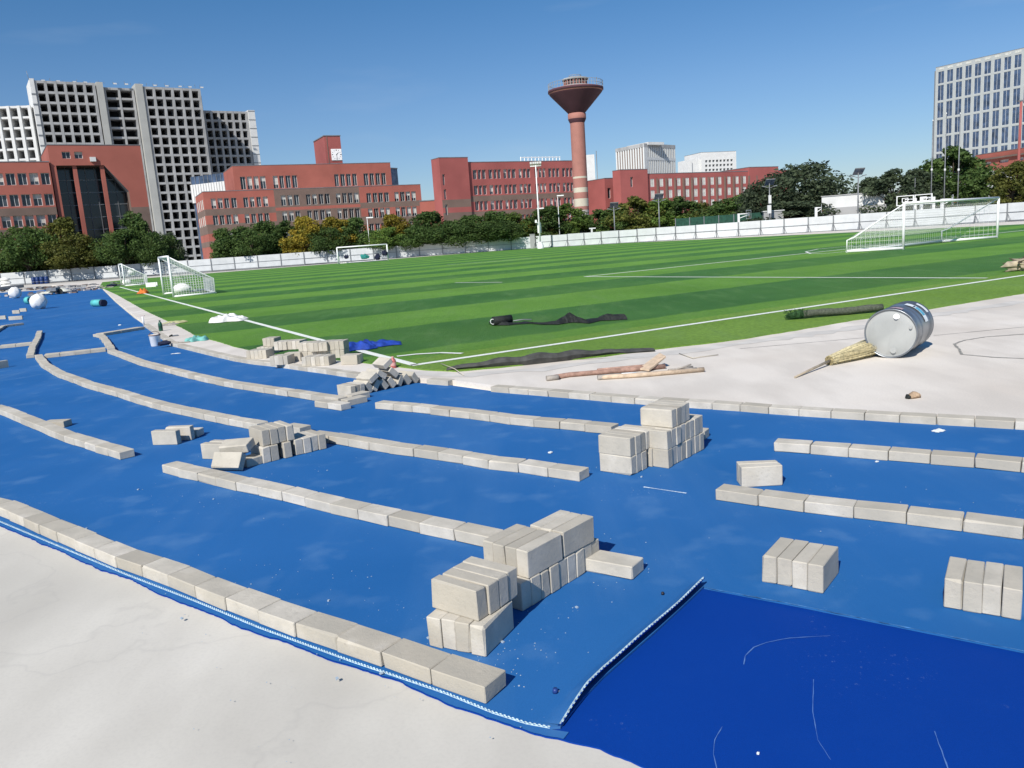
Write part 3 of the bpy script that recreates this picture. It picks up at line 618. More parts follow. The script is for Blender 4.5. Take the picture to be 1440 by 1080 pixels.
def shell(b, F_, depth, z0, z1, m, top=True, m_top='roofgrey', front=False, par=0.5):
    T = F_.T; L = F_.L
    b.poly([T(0, 0, z0), T(0, depth, z0), T(0, depth, z1), T(0, 0, z1)][::-1], m); b.poly([T(L, 0, z0), T(L, depth, z0), T(L, depth, z1), T(L, 0, z1)], m)
    b.poly([T(0, depth, z0), T(L, depth, z0), T(L, depth, z1), T(0, depth, z1)][::-1], m)
    if front: b.poly([T(0, 0, z0), T(L, 0, z0), T(L, 0, z1), T(0, 0, z1)], m)
    if top: b.poly([T(0, 0, z1 - par), T(L, 0, z1 - par), T(L, depth, z1 - par), T(0, depth, z1 - par)], m_top)
    # parapet cap
    for (u0, u1, v0, v1) in ((-.05, L + .05, -.05, .3), (-.05, L + .05, depth - .3, depth + .05), (-.05, .3, .3, depth - .3), (L - .3, L + .05, .3, depth - .3)):
        b.box(u0, u1, v0, v1, z1, z1 + 0.12, m_top, T)
def zpx(sc, ox, oy, pts): return [(ox + x / sc, oy + y / sc) for x, y in pts]
def holes_from(F_, sc, ox, oy, rows):
    """rows: (x-intervals in the zoomed crop, ytop, ybot) ; z taken from the row's middle so that every storey is level"""
    H = []
    for ints, yt, yb, xm in rows:
        _, zt = F_.px(ox + xm / sc, oy + yt / sc); _, zb = F_.px(ox + xm / sc, oy + yb / sc)
        for a, c in ints:
            ym = (yt + yb) / 2
            u0, _ = F_.px(ox + a / sc, oy + ym / sc); u1, _ = F_.px(ox + c / sc, oy + ym / sc)
            if u0 > 0.15 and u1 < F_.L - 0.15: H.append((u0, u1, zb, zt))
    return H
# ---- clock building -------------------------------------------------
cb = empty('school_building', (*g(285, 270, 16.8), 0), 'red school building with a square clock tower on its roof', 'building')
P0 = g(285, 270, 16.8); P1 = g(591, 259.5, 16.8)
def reparent(objs, root):
    for o in objs: o.parent = root; o.matrix_parent_inverse = Matrix.Translation(-root.location)
def bpart(b, name, root, m=None):
    o = b.build(name, m, root); o.matrix_parent_inverse = Matrix.Translation(-root.location); return o
def wins(F_, H, root, **kw):
    for i, h in enumerate(H):
        o = win(F_, h, root, blind=(random.choice((0, 0, 0, 0.4, 0.7)) if kw.get('bl', 1) else 0), **{k: v for k, v in kw.items() if k != 'bl'}); o.matrix_parent_inverse = Matrix.Translation(-root.location)
F1 = Fac(P0, P1)
rowsA = [([(147, 175), (185, 213), (223, 250), (262, 292), (330, 358), (367, 393), (405, 430), (441, 469)], 431, 488, 300),
         ([(158, 187), (196, 223), (235, 262), (273, 300), (338, 365), (376, 402), (414, 440), (450, 476)], 525, 579, 310),
         ([(540, 568), (578, 605), (615, 642), (683, 708), (718, 743), (754, 781), (788, 816), (852, 877), (887, 912), (920, 945), (953, 979)], 410, 468, 760),
         ([(548, 576), (586, 613), (623, 650), (690, 715), (726, 751), (762, 789), (796, 823), (860, 884), (893, 918), (927, 952), (960, 986)], 500, 556, 770),
         ([(1022, 1048), (1058, 1083), (1090, 1115), (1122, 1148), (1180, 1204), (1212, 1237), (1243, 1268), (1275, 1300)], 401, 454, 1160),
         ([(1031, 1056), (1065, 1090), (1098, 1123), (1130, 1154), (1187, 1211), (1219, 1243), (1250, 1274), (1281, 1305)], 487, 541, 1165)]
H = holes_from(F1, 4, 260, 170, rowsA)
zs = sorted({(round(h[2], 3), round(h[3], 3)) for h in H})
def lvl(F_, sc, ox, oy, x, y): return F_.px(ox + x / sc, oy + y / sc)[1]
uc0 = F1.px(260 + 505 / 4, 170 + 450 / 4)[0]; uc1 = F1.px(260 + 985 / 4, 170 + 450 / 4)[0]
z_a = H[0][2]; z_b = H[8][2]; st_h = z_a - z_b
# storeys repeat downwards
H = [h for h in H]
low = [(h[0], h[1], h[2] - st_h, h[3] - st_h) for h in H if abs(h[2] - z_b) < 0.6]
H2 = H + [l for l in low if l[2] > 1]
bands = [(0, F1.L, z_a - 1.5, z_a - 0.1, 'brown'), (0, F1.L, z_b - 1.9, z_b + 0.2, 'brown'), (0, F1.L, z_b - 4.8, z_b - 3.6, 'brown'), (uc0, uc1, 0, 16.79, 'brown'), (uc0, uc1, z_a - 1.1, z_a - 0.4, 'red')]
b = MB(); wall_cells(b, F1, 0, 16.8, H2, bands, 'red'); shell(b, F1, 16, 0, 16.8, 'red'); 
T = F1.T
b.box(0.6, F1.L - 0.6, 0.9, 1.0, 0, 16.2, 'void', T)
for k in range(1, 4): pass
bpart(b, 'wall', cb)
# left gable bands (slightly proud brown strips)
b = MB()
for (za, zb) in ((z_a - 1.5, z_a - 0.1), (z_b - 1.9, z_b + 0.2), (z_b - 4.8, z_b - 3.6)): b.box(-0.03, -0.004, 0.01, 15.9, za, zb, 'brown', T)
bpart(b, 'painted_band', cb)
wins(F1, H2, cb)
for k, (v0, v1) in enumerate(((2, 3.2), (5, 6.2), (9, 10.2), (12.5, 13.7))):
    for zz in (z_a, z_b):
        b = MB(); b.box(-0.05, -0.005, v0, v1, zz, zz + 2.2, 'blind', T); o = bpart(b, 'window', cb)
# top storey block
Q0 = F1.px(260 + 268 / 4, 170 + 252 / 4); uq0 = F1.px(260 + 272 / 4, 170 + 300 / 4)[0]; uq1 = F1.px(260 + 1160 / 4, 170 + 300 / 4)[0]
zt_ = F1.px(330, 233.5)[1]
a_ = F1.T(uq0, -0.02, 0)[:2]; b_ = F1.T(uq1, -0.02, 0)[:2]; F1b = Fac(a_, b_)
rowsB = [([(312, 342), (350, 378), (387, 415), (424, 455), (497, 525), (533, 558), (568, 596), (605, 633), (843, 868), (877, 903), (910, 936), (944, 970), (1008, 1035), (1042, 1067), (1075, 1100), (1108, 1133)], 305, 375, 640)]
Hb = holes_from(F1b, 4, 260, 170, rowsB)
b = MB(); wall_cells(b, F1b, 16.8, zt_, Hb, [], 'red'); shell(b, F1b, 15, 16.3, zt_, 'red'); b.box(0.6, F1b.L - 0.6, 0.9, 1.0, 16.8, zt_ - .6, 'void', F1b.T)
bpart(b, 'upper_storey', cb); wins(F1b, Hb, cb)
# clock tower on the roof
ut0 = F1b.px(462, 232)[0]; ut1 = F1b.px(484.5, 230)[0]; ztt = F1b.px(460, 191.3)[1]
Fc = Fac(F1b.T(ut0, 1.5, 0)[:2], F1b.T(ut1, 1.5, 0)[:2])
sc_ = 1.0; ztt = onf(Fc.A, Fc.B, 460, 191.5)[1]
b = MB(); Tc = Fc.T; wT = Fc.L
b.box(0, wT, 0, 10.5, zt_ - 0.6, ztt, 'red2', Tc); b.box(-.12, wT + .12, -.12, 10.62, ztt + 0.002, ztt + .22, 'roofgrey', Tc)
b.box(0.55, 0.72, -0.06, -0.004, zt_ - 0.1, ztt - .05, 'brown', Tc)
ctw = bpart(b, 'clock_tower', cb)
uA, zA = onf(Fc.A, Fc.B, 465.0, 208.9); uB, zB = onf(Fc.A, Fc.B, 481.2, 226)
cu, cz = (uA + uB) / 2, (zA + zB) / 2; hs = (uB - uA) / 2
M['clock_white'] = mat('white_clock_face', (0.85, 0.84, 0.84), 0.5); M['clock_black'] = mat('black_clock_marks', (0.02, 0.02, 0.025), 0.6)
b = MB(); b.box(cu - hs, cu + hs, -0.16, -0.01, cz - hs * 1.05, cz + hs * 1.05, 'clock_white', Tc)
cf = b.build('clock_face', None, ctw)
b = MB()
for k in range(12):
    t = k * math.pi / 6; r0, r1 = (0.70, 0.94) if k % 3 == 0 else (0.74, 0.90); wd = 0.075 if k % 3 == 0 else 0.045
    dx, dz = math.sin(t), math.cos(t)
    p = [(cu + hs * (dx * rr_ + dz * s * wd), -0.175, cz + hs * (dz * rr_ - dx * s * wd)) for rr_, s in ((r0, -1), (r1, -1), (r1, 1), (r0, 1))]
    b.poly([Tc(*q_) for q_ in p]); 
b.build('hour_mark', M['clock_black'], cf)
for nm, t, ln, wd in (('hour_hand', R(45), 0.55, 0.06), ('minute_hand', R(178), 0.68, 0.045)):
    b = MB(); dx, dz = math.sin(t), math.cos(t)
    b.poly([Tc(cu + hs * (dx * rr_ + dz * s * wd), -0.185 - (0.01 if nm[0] == 'm' else 0), cz + hs * (dz * rr_ - dx * s * wd)) for rr_, s in ((-0.12, -1), (ln, -0.6), (ln, 0.6), (-0.12, 1))]); b.build(nm, M['clock_black'], cf)
# glasshouse behind its left end, grey box behind the right end
P = g(268, 249, 22.5); P2 = g(316, 243, 22.5)
def simple_block(name, label, A, B, depth, z1, m, z0=0, cat='building'):
    F_ = Fac(A, B); r_ = empty(name, (*F_.A, 0), label, cat); return F_, r_
Fg, rg = simple_block('office_block', 'blue-grey glass and panel block seen behind the left end of the clock building', P, P2, 10, 22.5, 'glass_blue')
b = MB(); b.box(0, Fg.L, 0, 10, 0, 22.5, 'glass_blue', Fg.T); bpart(b, 'wall', rg)
b = MB()
for k in range(9): b.box(Fg.L * k / 8 - .06, Fg.L * k / 8 + .06, -.1, -.005, 0, 22.4, 'steel', Fg.T)
bpart(b, 'mullion', rg)
zq = onf(Fg.A, Fg.B, 290, 258)[1]
b = MB(); b.box(0.0, Fg.L + .3, -.5, -.12, zq - 4.5, zq, 'white', Fg.T); 
for k in range(14): b.box(Fg.L * k / 13 - .05, Fg.L * k / 13 + .05, -.56, -.505, zq - 4.4, zq - .05, 'steel', Fg.T)
bpart(b, 'screen_wall', rg)
P = g(547, 237, 26); P2 = g(558.5, 237.5, 26)
Fg, rg = simple_block('stair_block', 'small dark blue-grey rooftop block behind the right end of the clock building', P, P2, 8, 26, 'glass_blue')
b = MB(); b.box(0, Fg.L, 0, 8, 0, 26, 'glass_blue', Fg.T); bpart(b, 'wall', rg); b = MB(); b.box(-.1, Fg.L + .1, -.1, 8.1, 26.003, 26.3, 'roofgrey', Fg.T); bpart(b, 'roof', rg)
# low red link between the two schools
P = g(590, 283.5, 11); P2 = g(612, 282, 11)
Fg, rg = simple_block('link_building', 'low red link between the clock building and the long red building', P, P2, 6, 11, 'red')
b = MB(); b.box(0, Fg.L, 0, 6, 0, 11, 'red', Fg.T); bpart(b, 'wall', rg); b = MB(); b.box(-.1, Fg.L + .1, -.1, 6.1, 11.003, 11.2, 'roofgrey', Fg.T); bpart(b, 'roof', rg)
# ---- long red building ------------------------------------------------
A2 = g(617, 222, 18); B2 = g(657, 221.5, 18); dirv = (B2 - A2) / np.hypot(*(B2 - A2))
dirv = np.array([math.cos(R(29.5)), math.sin(R(29.5))]); LB = 26
b2 = empty('school_building', (*A2, 0), 'long three-storey red building left of the water tower', 'building')
F2 = Fac(A2, A2 + dirv * 6.3)
slit = lambda F_, sc, ox, oy, L_: [(F_.px(ox + a / sc, oy + (t + bb) / 2 / sc)[0], F_.px(ox + c_ / sc, oy + (t + bb) / 2 / sc)[0], F_.px(ox + a / sc, oy + bb / sc)[1], F_.px(ox + a / sc, oy + t / sc)[1]) for a, c_, t, bb in L_]
Hs = slit(F2, 4, 580, 90, [(170, 184, 620, 682), (178, 192, 705, 762), (185, 200, 790, 850)])
zb_ = [(h[2], h[3]) for h in Hs]
b = MB(); wall_cells(b, F2, 0, 18, Hs, [(0, 7, Hs[1][2] - 1.6, Hs[1][2] - 0.1, 'brown'), (0, 7, Hs[2][2] - 1.9, Hs[2][2] + .4, 'brown')], 'red2'); shell(b, F2, 3.6, 0, 18, 'red2'); bpart(b, 'stair_tower', b2); wins(F2, Hs, b2)
F2b = Fac(F2.T(6.3, 0.6, 0)[:2], F2.T(6.3 + LB, 0.6, 0)[:2])
z2 = onf(F2b.A, F2b.B, 720, 227.5)[1]
R3 = [([(285, 322), (340, 363), (368, 387), (392, 413), (428, 451), (457, 476), (480, 498), (512, 532), (537, 555), (560, 582), (598, 617), (622, 641), (645, 664), (688, 708), (712, 729), (733, 750), (765, 784), (788, 806), (810, 828), (843, 861), (865, 883), (887, 903)], 590, 641, 600)]
H = holes_from(F2b, 4, 580, 90, R3); base_ = H
Hc = []
z1t = lvl(F2b, 4, 580, 90, 600, 590); z2t = lvl(F2b, 4, 580, 90, 600, 676); stp = z1t - z2t
u_last = base_[-1][0]; ext = []
per = base_[-1][0] - base_[-4][0]
k = 1
while u_last + per * k + 4 < LB - 1:
    for h in base_[-3:]: ext.append((h[0] + per * k, h[1] + per * k, h[2], h[3]))
    k += 1
for lv in range(4):
    for h in base_ + (ext if lv < 2 else []):
        if h[2] - stp * lv > 0.8: Hc.append((h[0], h[1], h[2] - stp * lv, h[3] - stp * lv))
Hc = Hc[:100]
bands = [(0, LB, base_[0][2] - stp * lv - 1.35, base_[0][2] - stp * lv - 0.25, 'brown') for lv in (1, 2, 3)]
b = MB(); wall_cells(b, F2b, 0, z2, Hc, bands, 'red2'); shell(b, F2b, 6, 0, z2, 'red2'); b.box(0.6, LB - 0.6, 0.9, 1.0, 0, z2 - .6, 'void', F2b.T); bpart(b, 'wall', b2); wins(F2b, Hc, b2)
b = MB()
for k in range(12): b.tube([F2b.T(15 + k * .9, 4, z2 - .4), F2b.T(15 + k * .9, 4, z2 + 1.4)], 0.10, 5, 'wpaint')
b.box(15, 25, 3.9, 4.1, z2 + 1.2, z2 + 1.35, 'wpaint', F2b.T); bpart(b, 'roof_railing', b2)
# ---- third red building -----------------------------------------------
A3 = g(872, 239, 14); b3_ = empty('school_building', (*A3, 0), 'long red building right of the water tower with narrow bay windows', 'building')
F3 = Fac(A3, A3 + dirv * 7.2)
Hs = slit(F3, 4, 840, 180, [(186, 202, 275, 332)]); Hs += [(h[0], h[1], h[2] - 4, h[3] - 4) for h in Hs]
b = MB(); wall_cells(b, F3, 0, 14, Hs, [], 'red2'); shell(b, F3, 2.6, 0, 14, 'red2'); bpart(b, 'stair_tower', b3_); wins(F3, Hs, b3_)
F3b = Fac(F3.T(7.2, 0.7, 0)[:2], F3.T(52, 0.7, 0)[:2]); z3 = onf(F3b.A, F3b.B, 975, 243)[1]
H = holes_from(F3b, 4, 840, 180, [([(298, 320), (350, 371), (400, 420), (449, 468), (496, 516), (543, 563), (590, 609), (637, 656), (680, 698), (732, 750), (778, 795), (820, 836), (865, 880), (905, 920), (950, 962)], 278, 322, 560)])
hh = lvl(F3b, 4, 840, 180, 560, 322) - lvl(F3b, 4, 840, 180, 560, 385)
Hc = [(h[0], h[1], h[2] - hh * lv, h[3] - hh * lv) for lv in range(3) for h in H if h[2] - hh * lv > .5]
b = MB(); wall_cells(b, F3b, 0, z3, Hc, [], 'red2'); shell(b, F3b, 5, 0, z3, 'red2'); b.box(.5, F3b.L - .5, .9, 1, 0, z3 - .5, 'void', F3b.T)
bpart(b, 'wall', b3_); 
for h in Hc:
    o = win(F3b, h, b3_, v=0.12, blind=0.9, mull=0, fw=0.12); o.matrix_parent_inverse = Matrix.Translation(-b3_.location)
for i in range(len(H) - 1):
    um = (H[i][1] + H[i + 1][0]) / 2; b = MB(); b.box(um - .18, um + .18, -.32, -.003, 0, z3 - 1.0, 'brown', F3b.T); bpart(b, 'pilaster', b3_)
uu0 = F3b.px(1052, 240)[0]; uu1 = F3b.px(1093, 240)[0]
F3c = Fac(F3b.T(uu0, -.3, 0)[:2], F3b.T(uu1, -.3, 0)[:2]); z3c = onf(F3c.A, F3c.B, 1070, 235)[1]
b = MB(); wall_cells(b, F3c, 0, z3c, [], [], 'red2'); shell(b, F3c, 9, 0, z3c, 'red2'); bpart(b, 'end_block', b3_)
# small pieces left of it
for (xa, xb, yt, Z, lb) in ((850, 868, 251, 13, 'small stepped red block just left of the third red building'), (826, 851, 262, 12, 'low dull red block showing right beside the water tower shaft')):
    A_ = g(xa, yt, Z); Fq = Fac(A_, A_ + dirv * ((xb - xa) * 0.19)); rq = empty('annex_building', (*A_, 0), lb, 'building')
    Hq = [(Fq.L * k, Fq.L * k + 0.9, Z - 4.2 - 4 * j, Z - 2.0 - 4 * j) for k in ((0.2, 0.65)) for j in (0, 1)]
    b = MB(); wall_cells(b, Fq, 0, Z, Hq, [], 'red2'); shell(b, Fq, 8, 0, Z, 'red2'); bpart(b, 'wall', rq); wins(Fq, Hq, rq, mull=0)
# ---- left school with the entrance portal -------------------------------
A0 = g(66, 204, 20); B0 = g(197, 204.5, 20)
bl = empty('school_building', (*A0, 0), 'red school building at far left with a tall dark glazed portal', 'building')
FE = Fac(A0, B0); o5 = lambda x, y: FE.px(x / 5.4, 180 + y / 5.4)
dE = FE.e
# portal polygon (in facade coordinates)
pg = [o5(x, y) for x, y in ((425, 285), (790, 288), (980, 480), (1003, 640))]
uL, uR = pg[0][0], pg[3][0]; ztp = pg[0][1]; u2 = pg[1][0]; zk = pg[2][1]
Hw = [(*sorted((o5(a, 205)[0], o5(c_, 205)[0])), o5(a, 232)[1], o5(a, 180)[1]) for a, c_ in ((470, 535), (565, 628))]
b = MB(); T = FE.T
b.poly([T(0, 0, 0), T(uL, 0, 0), T(uL, 0, ztp), T(0, 0, ztp)], 'red')
wall_cells(b, Fac(FE.T(0, 0, 0)[:2], FE.T(FE.L, 0, 0)[:2]), ztp, 20, Hw, [], 'red')
b.poly([T(u2, 0, ztp), T(uR, 0, zk), T(uR, 0, ztp)], 'red')
zbd = o5(1050, 600)[1]
b.poly([T(uR, 0, zbd), T(FE.L, 0, zbd), T(FE.L, 0, ztp), T(uR, 0, ztp)], 'red'); b.poly([T(uR, 0, 0), T(FE.L, 0, 0), T(FE.L, 0, zbd), T(uR, 0, zbd)], 'brown')
dp = 3.2
b.poly([T(uL, 0, 0), T(uL, dp, 0), T(uL, dp, ztp), T(uL, 0, ztp)], 'roofgrey'); b.poly([T(uL, 0, ztp), T(uL, dp, ztp), T(u2, dp, ztp), T(u2, 0, ztp)], 'brown')
b.poly([T(u2, 0, ztp), T(u2, dp, ztp), T(uR, dp, zk), T(uR, 0, zk)], 'roofgrey'); b.poly([T(uR, 0, zk), T(uR, dp, zk), T(uR, dp, 0), T(uR, 0, 0)], 'brown')
shell(b, FE, 14, 0, 20, 'red'); bpart(b, 'wall', bl)
b = MB(); b.box(uL, uR, dp, dp + .1, 0, ztp, 'glass', T)
for k in range(1, 9): b.box(uL, uR, dp - .08, dp - .01, ztp * k / 9 - .05, ztp * k / 9 + .05, 'steel', T)
for k in range(1, 7): b.box(uL + (uR - uL) * k / 7 - .04, uL + (uR - uL) * k / 7 + .04, dp - .14, dp - .085, 0, ztp, 'roofgrey', T)
bpart(b, 'portal_glazing', bl)
for xa in (573, 782):
    uc = o5(xa, 330)[0]; b = MB(); b.box(uc - .28, uc + .28, 0.3, 0.9, 0, ztp - .01, 'red', T); bpart(b, 'column', bl)
wins(FE, Hw, bl, mull=1)
ul, zl = o5(700, 245); b = MB(); b.box(ul - .3, ul + .5, -.35, -.01, zl - .2, zl + .45, 'white', T); bpart(b, 'wall_lamp', bl)
FW = Fac(FE.T(-22, -0.35, 0)[:2], FE.T(uL - 0.9, -0.35, 0)[:2]); zw = onf(FW.A, FW.B, 30, 228)[1]
w5 = lambda x, y: FW.px(x / 5.4, 180 + y / 5.4)
a4 = [w5(x, 385)[0] for x in (50, 122, 140, 207, 228, 293, 313, 380)]
pr_ = a4[2] - a4[0]; u_ = a4[6]; ww = a4[7] - a4[6] ; us = []
k = 0
while u_ - pr_ * k > 0.5: us.append(u_ - pr_ * k - (0.0)); k += 1
zt1, zb1 = w5(210, 342)[1], w5(210, 432)[1]; zt2 = w5(210, 503)[1]; sh = zt1 - zt2
Hc = [(u, u + ww, zb1 - sh * j, zt1 - sh * j) for j in range(4) for u in us if zb1 - sh * j > 0.4]
bands = [(0, 99, zb1 - sh * j - 1.4, zb1 - sh * j - .25, 'brown') for j in (1, 2, 3)]
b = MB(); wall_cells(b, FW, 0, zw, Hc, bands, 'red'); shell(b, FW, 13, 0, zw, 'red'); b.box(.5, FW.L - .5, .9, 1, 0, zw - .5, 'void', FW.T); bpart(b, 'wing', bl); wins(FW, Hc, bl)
# ---- unfinished concrete towers -----------------------------------------
def tower(root, F_, bays, z0, z1, fl, depth=7, finw=0.85, slabh=0.80, fin_out=0.55, openw=None, name='wing', slabm='raw', slab_out=0.5):
    T = F_.T; n = int((z1 - z0) / fl)
    sb = MB(); sb.box(0, F_.L, -slab_out, depth, -slabh / 2, slabh / 2, slabm, T); sme = sb.mesh('floor_slab')
    for k in range(n + 1):
        o = link('floor_slab', sme, root); o.location = (-root.location.x, -root.location.y, z1 - k * fl - slabh / 2 - root.location.z)
    for k in range(bays + 1):
        u = F_.L * k / bays; b = MB(); b.box(u - finw / 2, u + finw / 2, -fin_out, -0.01, z0, z1 - .01, slabm, T); b.box(u - finw / 2 + .03, u + finw / 2 - .03, -0.01, depth - .2, z0, z1 - .3, slabm, T); bpart(b, 'column', root)
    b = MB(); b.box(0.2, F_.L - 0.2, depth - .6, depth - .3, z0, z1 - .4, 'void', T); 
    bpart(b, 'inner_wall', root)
e34 = np.array([math.cos(R(33.5)), math.sin(R(33.5))])
PA = g(41, 113, 66); PB = g(283, 125, 66); FT = Fac(PA, PA + e34 * np.hypot(*(PB - PA)))
t1 = empty('unfinished_tower', (*PA, 0), 'tallest grey unfinished concrete tower with two solid lift shafts', 'building')
def up(F_, x, y=150): return F_.px(x, y)[0]
uw0, uw1, uc1_, uc2, uc3, uw2 = 1.6, up(FT, 136), up(FT, 149.5), up(FT, 191), up(FT, 204.5), up(FT, 284, 160)
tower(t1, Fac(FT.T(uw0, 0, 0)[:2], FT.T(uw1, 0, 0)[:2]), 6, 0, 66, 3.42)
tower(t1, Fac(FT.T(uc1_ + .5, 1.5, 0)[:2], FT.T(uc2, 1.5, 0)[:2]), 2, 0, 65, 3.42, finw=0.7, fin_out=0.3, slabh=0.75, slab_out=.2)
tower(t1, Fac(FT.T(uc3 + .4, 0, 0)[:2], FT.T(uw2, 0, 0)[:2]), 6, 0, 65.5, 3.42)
for a, c_ in ((uw1 + .3, uc1_), (uc2 + .1, uc3)):
    b = MB(); b.box(a + .5, c_ - .2, -1.0, 6, 0, 66.3, 'raw_shaft', FT.T); bpart(b, 'lift_shaft', t1)
b = MB(); b.box(0, 1.3, -.9, 14, 0, 66.5, 'white', FT.T)
for k in range(18): b.box(-.05, 1.35, -1.0, -.905, 3 + k * 3.42, 3.5 + k * 3.42, 'steel', FT.T)
bpart(b, 'end_wall', t1)
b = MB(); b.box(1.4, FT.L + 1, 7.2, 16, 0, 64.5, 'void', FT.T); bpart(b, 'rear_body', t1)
b = MB()
for k in range(26):
    u = 1.5 + (FT.L - 2) * k / 25 + random.uniform(-.6, .6); b.box(u, u + .12, 0.2, .3, 66, 66.5 + random.uniform(0, .7), 'steel', FT.T)
    if k % 2: b.box(u + .2, u + 1.3, 0.2, .5, 66.0, 66.45, 'white', FT.T)
b.tube([FT.T(0, 0, 66), FT.T(-.4, 0, 69)], .08, 5, 'steel'); bpart(b, 'roof_scaffold', t1)
PA = g(286, 155.5, 60); FT2 = Fac(PA, PA + e34 * 24.5)
t2 = empty('unfinished_tower', (*PA, 0), 'lower grey unfinished concrete tower right of the tallest one', 'building')
u1 = up(FT2, 351, 200)
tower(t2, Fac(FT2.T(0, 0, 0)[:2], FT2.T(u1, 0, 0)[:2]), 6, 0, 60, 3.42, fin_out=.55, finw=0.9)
u2_ = up(FT2, 362, 200); b = MB(); b.box(u1 + .5, u2_, -1.2, 8, 0, 60.5, 'white', FT2.T)
for k in range(16): b.box(u1 + .45, u2_ + .05, -1.3, -1.205, 60 - k * 3.42, 60.25 - k * 3.42, 'steel', FT2.T)
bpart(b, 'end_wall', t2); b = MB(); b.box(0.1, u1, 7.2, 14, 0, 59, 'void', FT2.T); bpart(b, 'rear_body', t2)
PA = g(41, 148.5, 58); e0 = np.array([math.cos(R(12)), math.sin(R(12))]); FT3 = Fac(PA - e0 * 30, PA)
t3 = empty('unfinished_tower', (*PA, 0), 'white-ribbed unfinished tower cut off by the left picture edge', 'building')
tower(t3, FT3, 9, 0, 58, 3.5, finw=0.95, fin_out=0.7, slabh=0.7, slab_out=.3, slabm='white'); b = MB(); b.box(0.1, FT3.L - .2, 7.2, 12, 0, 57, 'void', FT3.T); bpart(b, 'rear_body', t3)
# ---- round striped tower and white block ----------------------------------
RA, RC, RBb = g(867, 211, 40), g(905, 203.5, 40), g(948, 206, 40)
rt = empty('striped_tower', (*RC, 0), 'pale office tower with close vertical stripes behind the third red building', 'building')
b = MB(); RD = RA + RBb - RC
cor = [RA, RC, RBb, RD]
for i in range(4): b.poly([(*cor[i], 0), (*cor[(i + 1) % 4], 0), (*cor[(i + 1) % 4], 40), (*cor[i], 40)], 'brown')
b.poly([(*p_, 40) for p_ in cor], 'roofgrey'); bpart(b, 'core', rt)
for (pa, pb, nf) in ((RA, RC, 11), (RC, RBb, 17)):
    Fr = Fac(pa, pb)
    for k in range(nf + 1):
        u = Fr.L * k / nf; b = MB(); b.box(u - .42, u + .42, -.3, -.01, 0, 40.4, 'frame', Fr.T); bpart(b, 'fin', rt)
    b = MB(); b.box(-.5, Fr.L + .5, -.36, -.305, 39.0, 40.6, 'raw', Fr.T); bpart(b, 'top_band', rt)
Fr = Fac(RC, RBb); b = MB(); b.box(0, 2.2, -.36, -.305, 0, 38.9, 'white', Fr.T); b.box(2.21, Fr.L + .5, -.36, -.305, 33.2, 34.4, 'white', Fr.T); bpart(b, 'frame_band', rt)
b = MB(); Fm = Fac(RA + (RD - RA) * .1, RC + (RD - RA) * .1); b.box(5, Fm.L + 1, 0, 10, 40.0, 41.2, 'white', Fm.T); bpart(b, 'roof_box', rt)
A4 = g(986, 214.5, 32); B4 = g(1038, 211.5, 32); F4 = Fac(A4, B4 + (0, 3)); wb = empty('white_office', (*A4, 0), 'white office block with three rows of small square windows', 'building')
H = holes_from(F4, 4, 840, 180, [([(607 + 20.3 * k, 620 + 20.3 * k) for k in range(8)], 178, 191, 680), ([(607 + 20.3 * k, 620 + 20.3 * k) for k in range(8)], 203, 216, 680), ([(607 + 20.3 * k, 620 + 20.3 * k) for k in range(8)], 228, 241, 680)])
b = MB(); wall_cells(b, F4, 0, 32, H, [], 'white'); shell(b, F4, 14, 0, 32, 'white'); bpart(b, 'wall', wb); wins(F4, H, wb, bl=0, fw=0.04, mull=1)
b = MB(); b.box(-4.5, -.02, 1, 12, 0, 29.5, 'white', F4.T); b.box(-17, -4.6, 2, 12, 0, 17.5, 'white', F4.T); b.box(-22, -17.1, 3, 10, 0, 17.5, 'raw', F4.T); b.box(-6.5, -4.6, 0, 2, 0, 29, 'white', F4.T); bpart(b, 'side_wing', wb)
# white pylon behind the water tower
c1 = at(829, 218, 230); py_ = empty('white_pylon', (c1[0], c1[1], 0), 'slim white wall with a thin mast peeking out right of the water tower', 'tower')
b = MB(); b.box(-1.4, 1.2, -1, 1, 0, c1[2], 'white'); b.build('slab', None, py_); b = MB(); b.tube([(1.9, 0, 0), (1.9, 0, c1[2] + 1)], .12, 6, 'steel'); b.build('mast', None, py_)
# ---- office grid tower at right --------------------------------------------
A5 = g(1317, 97.5, 50); B5 = g(1440, 70, 50)
of = empty('office_tower', (*A5, 0), 'tall office tower with a pale grid of dark blue windows at right', 'building')
F5 = Fac(A5, B5); bw = None
us5 = [F5.px(1270 + x / 5.4, 50 + 430 / 5.4)[0] for x in (285, 350, 418, 490, 562, 635, 710, 785, 862)]
bay = (us5[-1] - us5[0]) / 8; F5 = Fac(F5.T(us5[0] - bay * .62, 0, 0)[:2], F5.T(us5[0] + bay * 13.5, 0, 0)[:2])
f5 = lambda x, y: F5.px(1270 + x / 5.4, 50 + y / 5.4)
zt5, zb5 = f5(490, 335)[1], f5(490, 455)[1]; zt6 = f5(490, 470)[1]; sh5 = zt5 - zt6; zc = f5(490, 228)[1]; zd = f5(490, 322)[1]
Hc = []
for k in range(14):
    u0 = bay * .62 - bay * .36 + bay * k; u1 = u0 + bay * .70
    if u1 > F5.L - .5: break
    Hc.append((u0, u1, zd, zc))
    for j in range(6):
        if zb5 - sh5 * j > 1: Hc.append((u0, u1, zb5 - sh5 * j, zt5 - sh5 * j))
M['office_grid'] = mat('pale_office_cladding', (0.37, 0.39, 0.385), 0.6, 0.05, 1)
ztop5 = f5(490, 190)[1]
tops = [(h[0], h[1], zc + (ztop5 - zc) * .35, zc + (ztop5 - zc) * .75) for h in Hc if h[3] == zc]
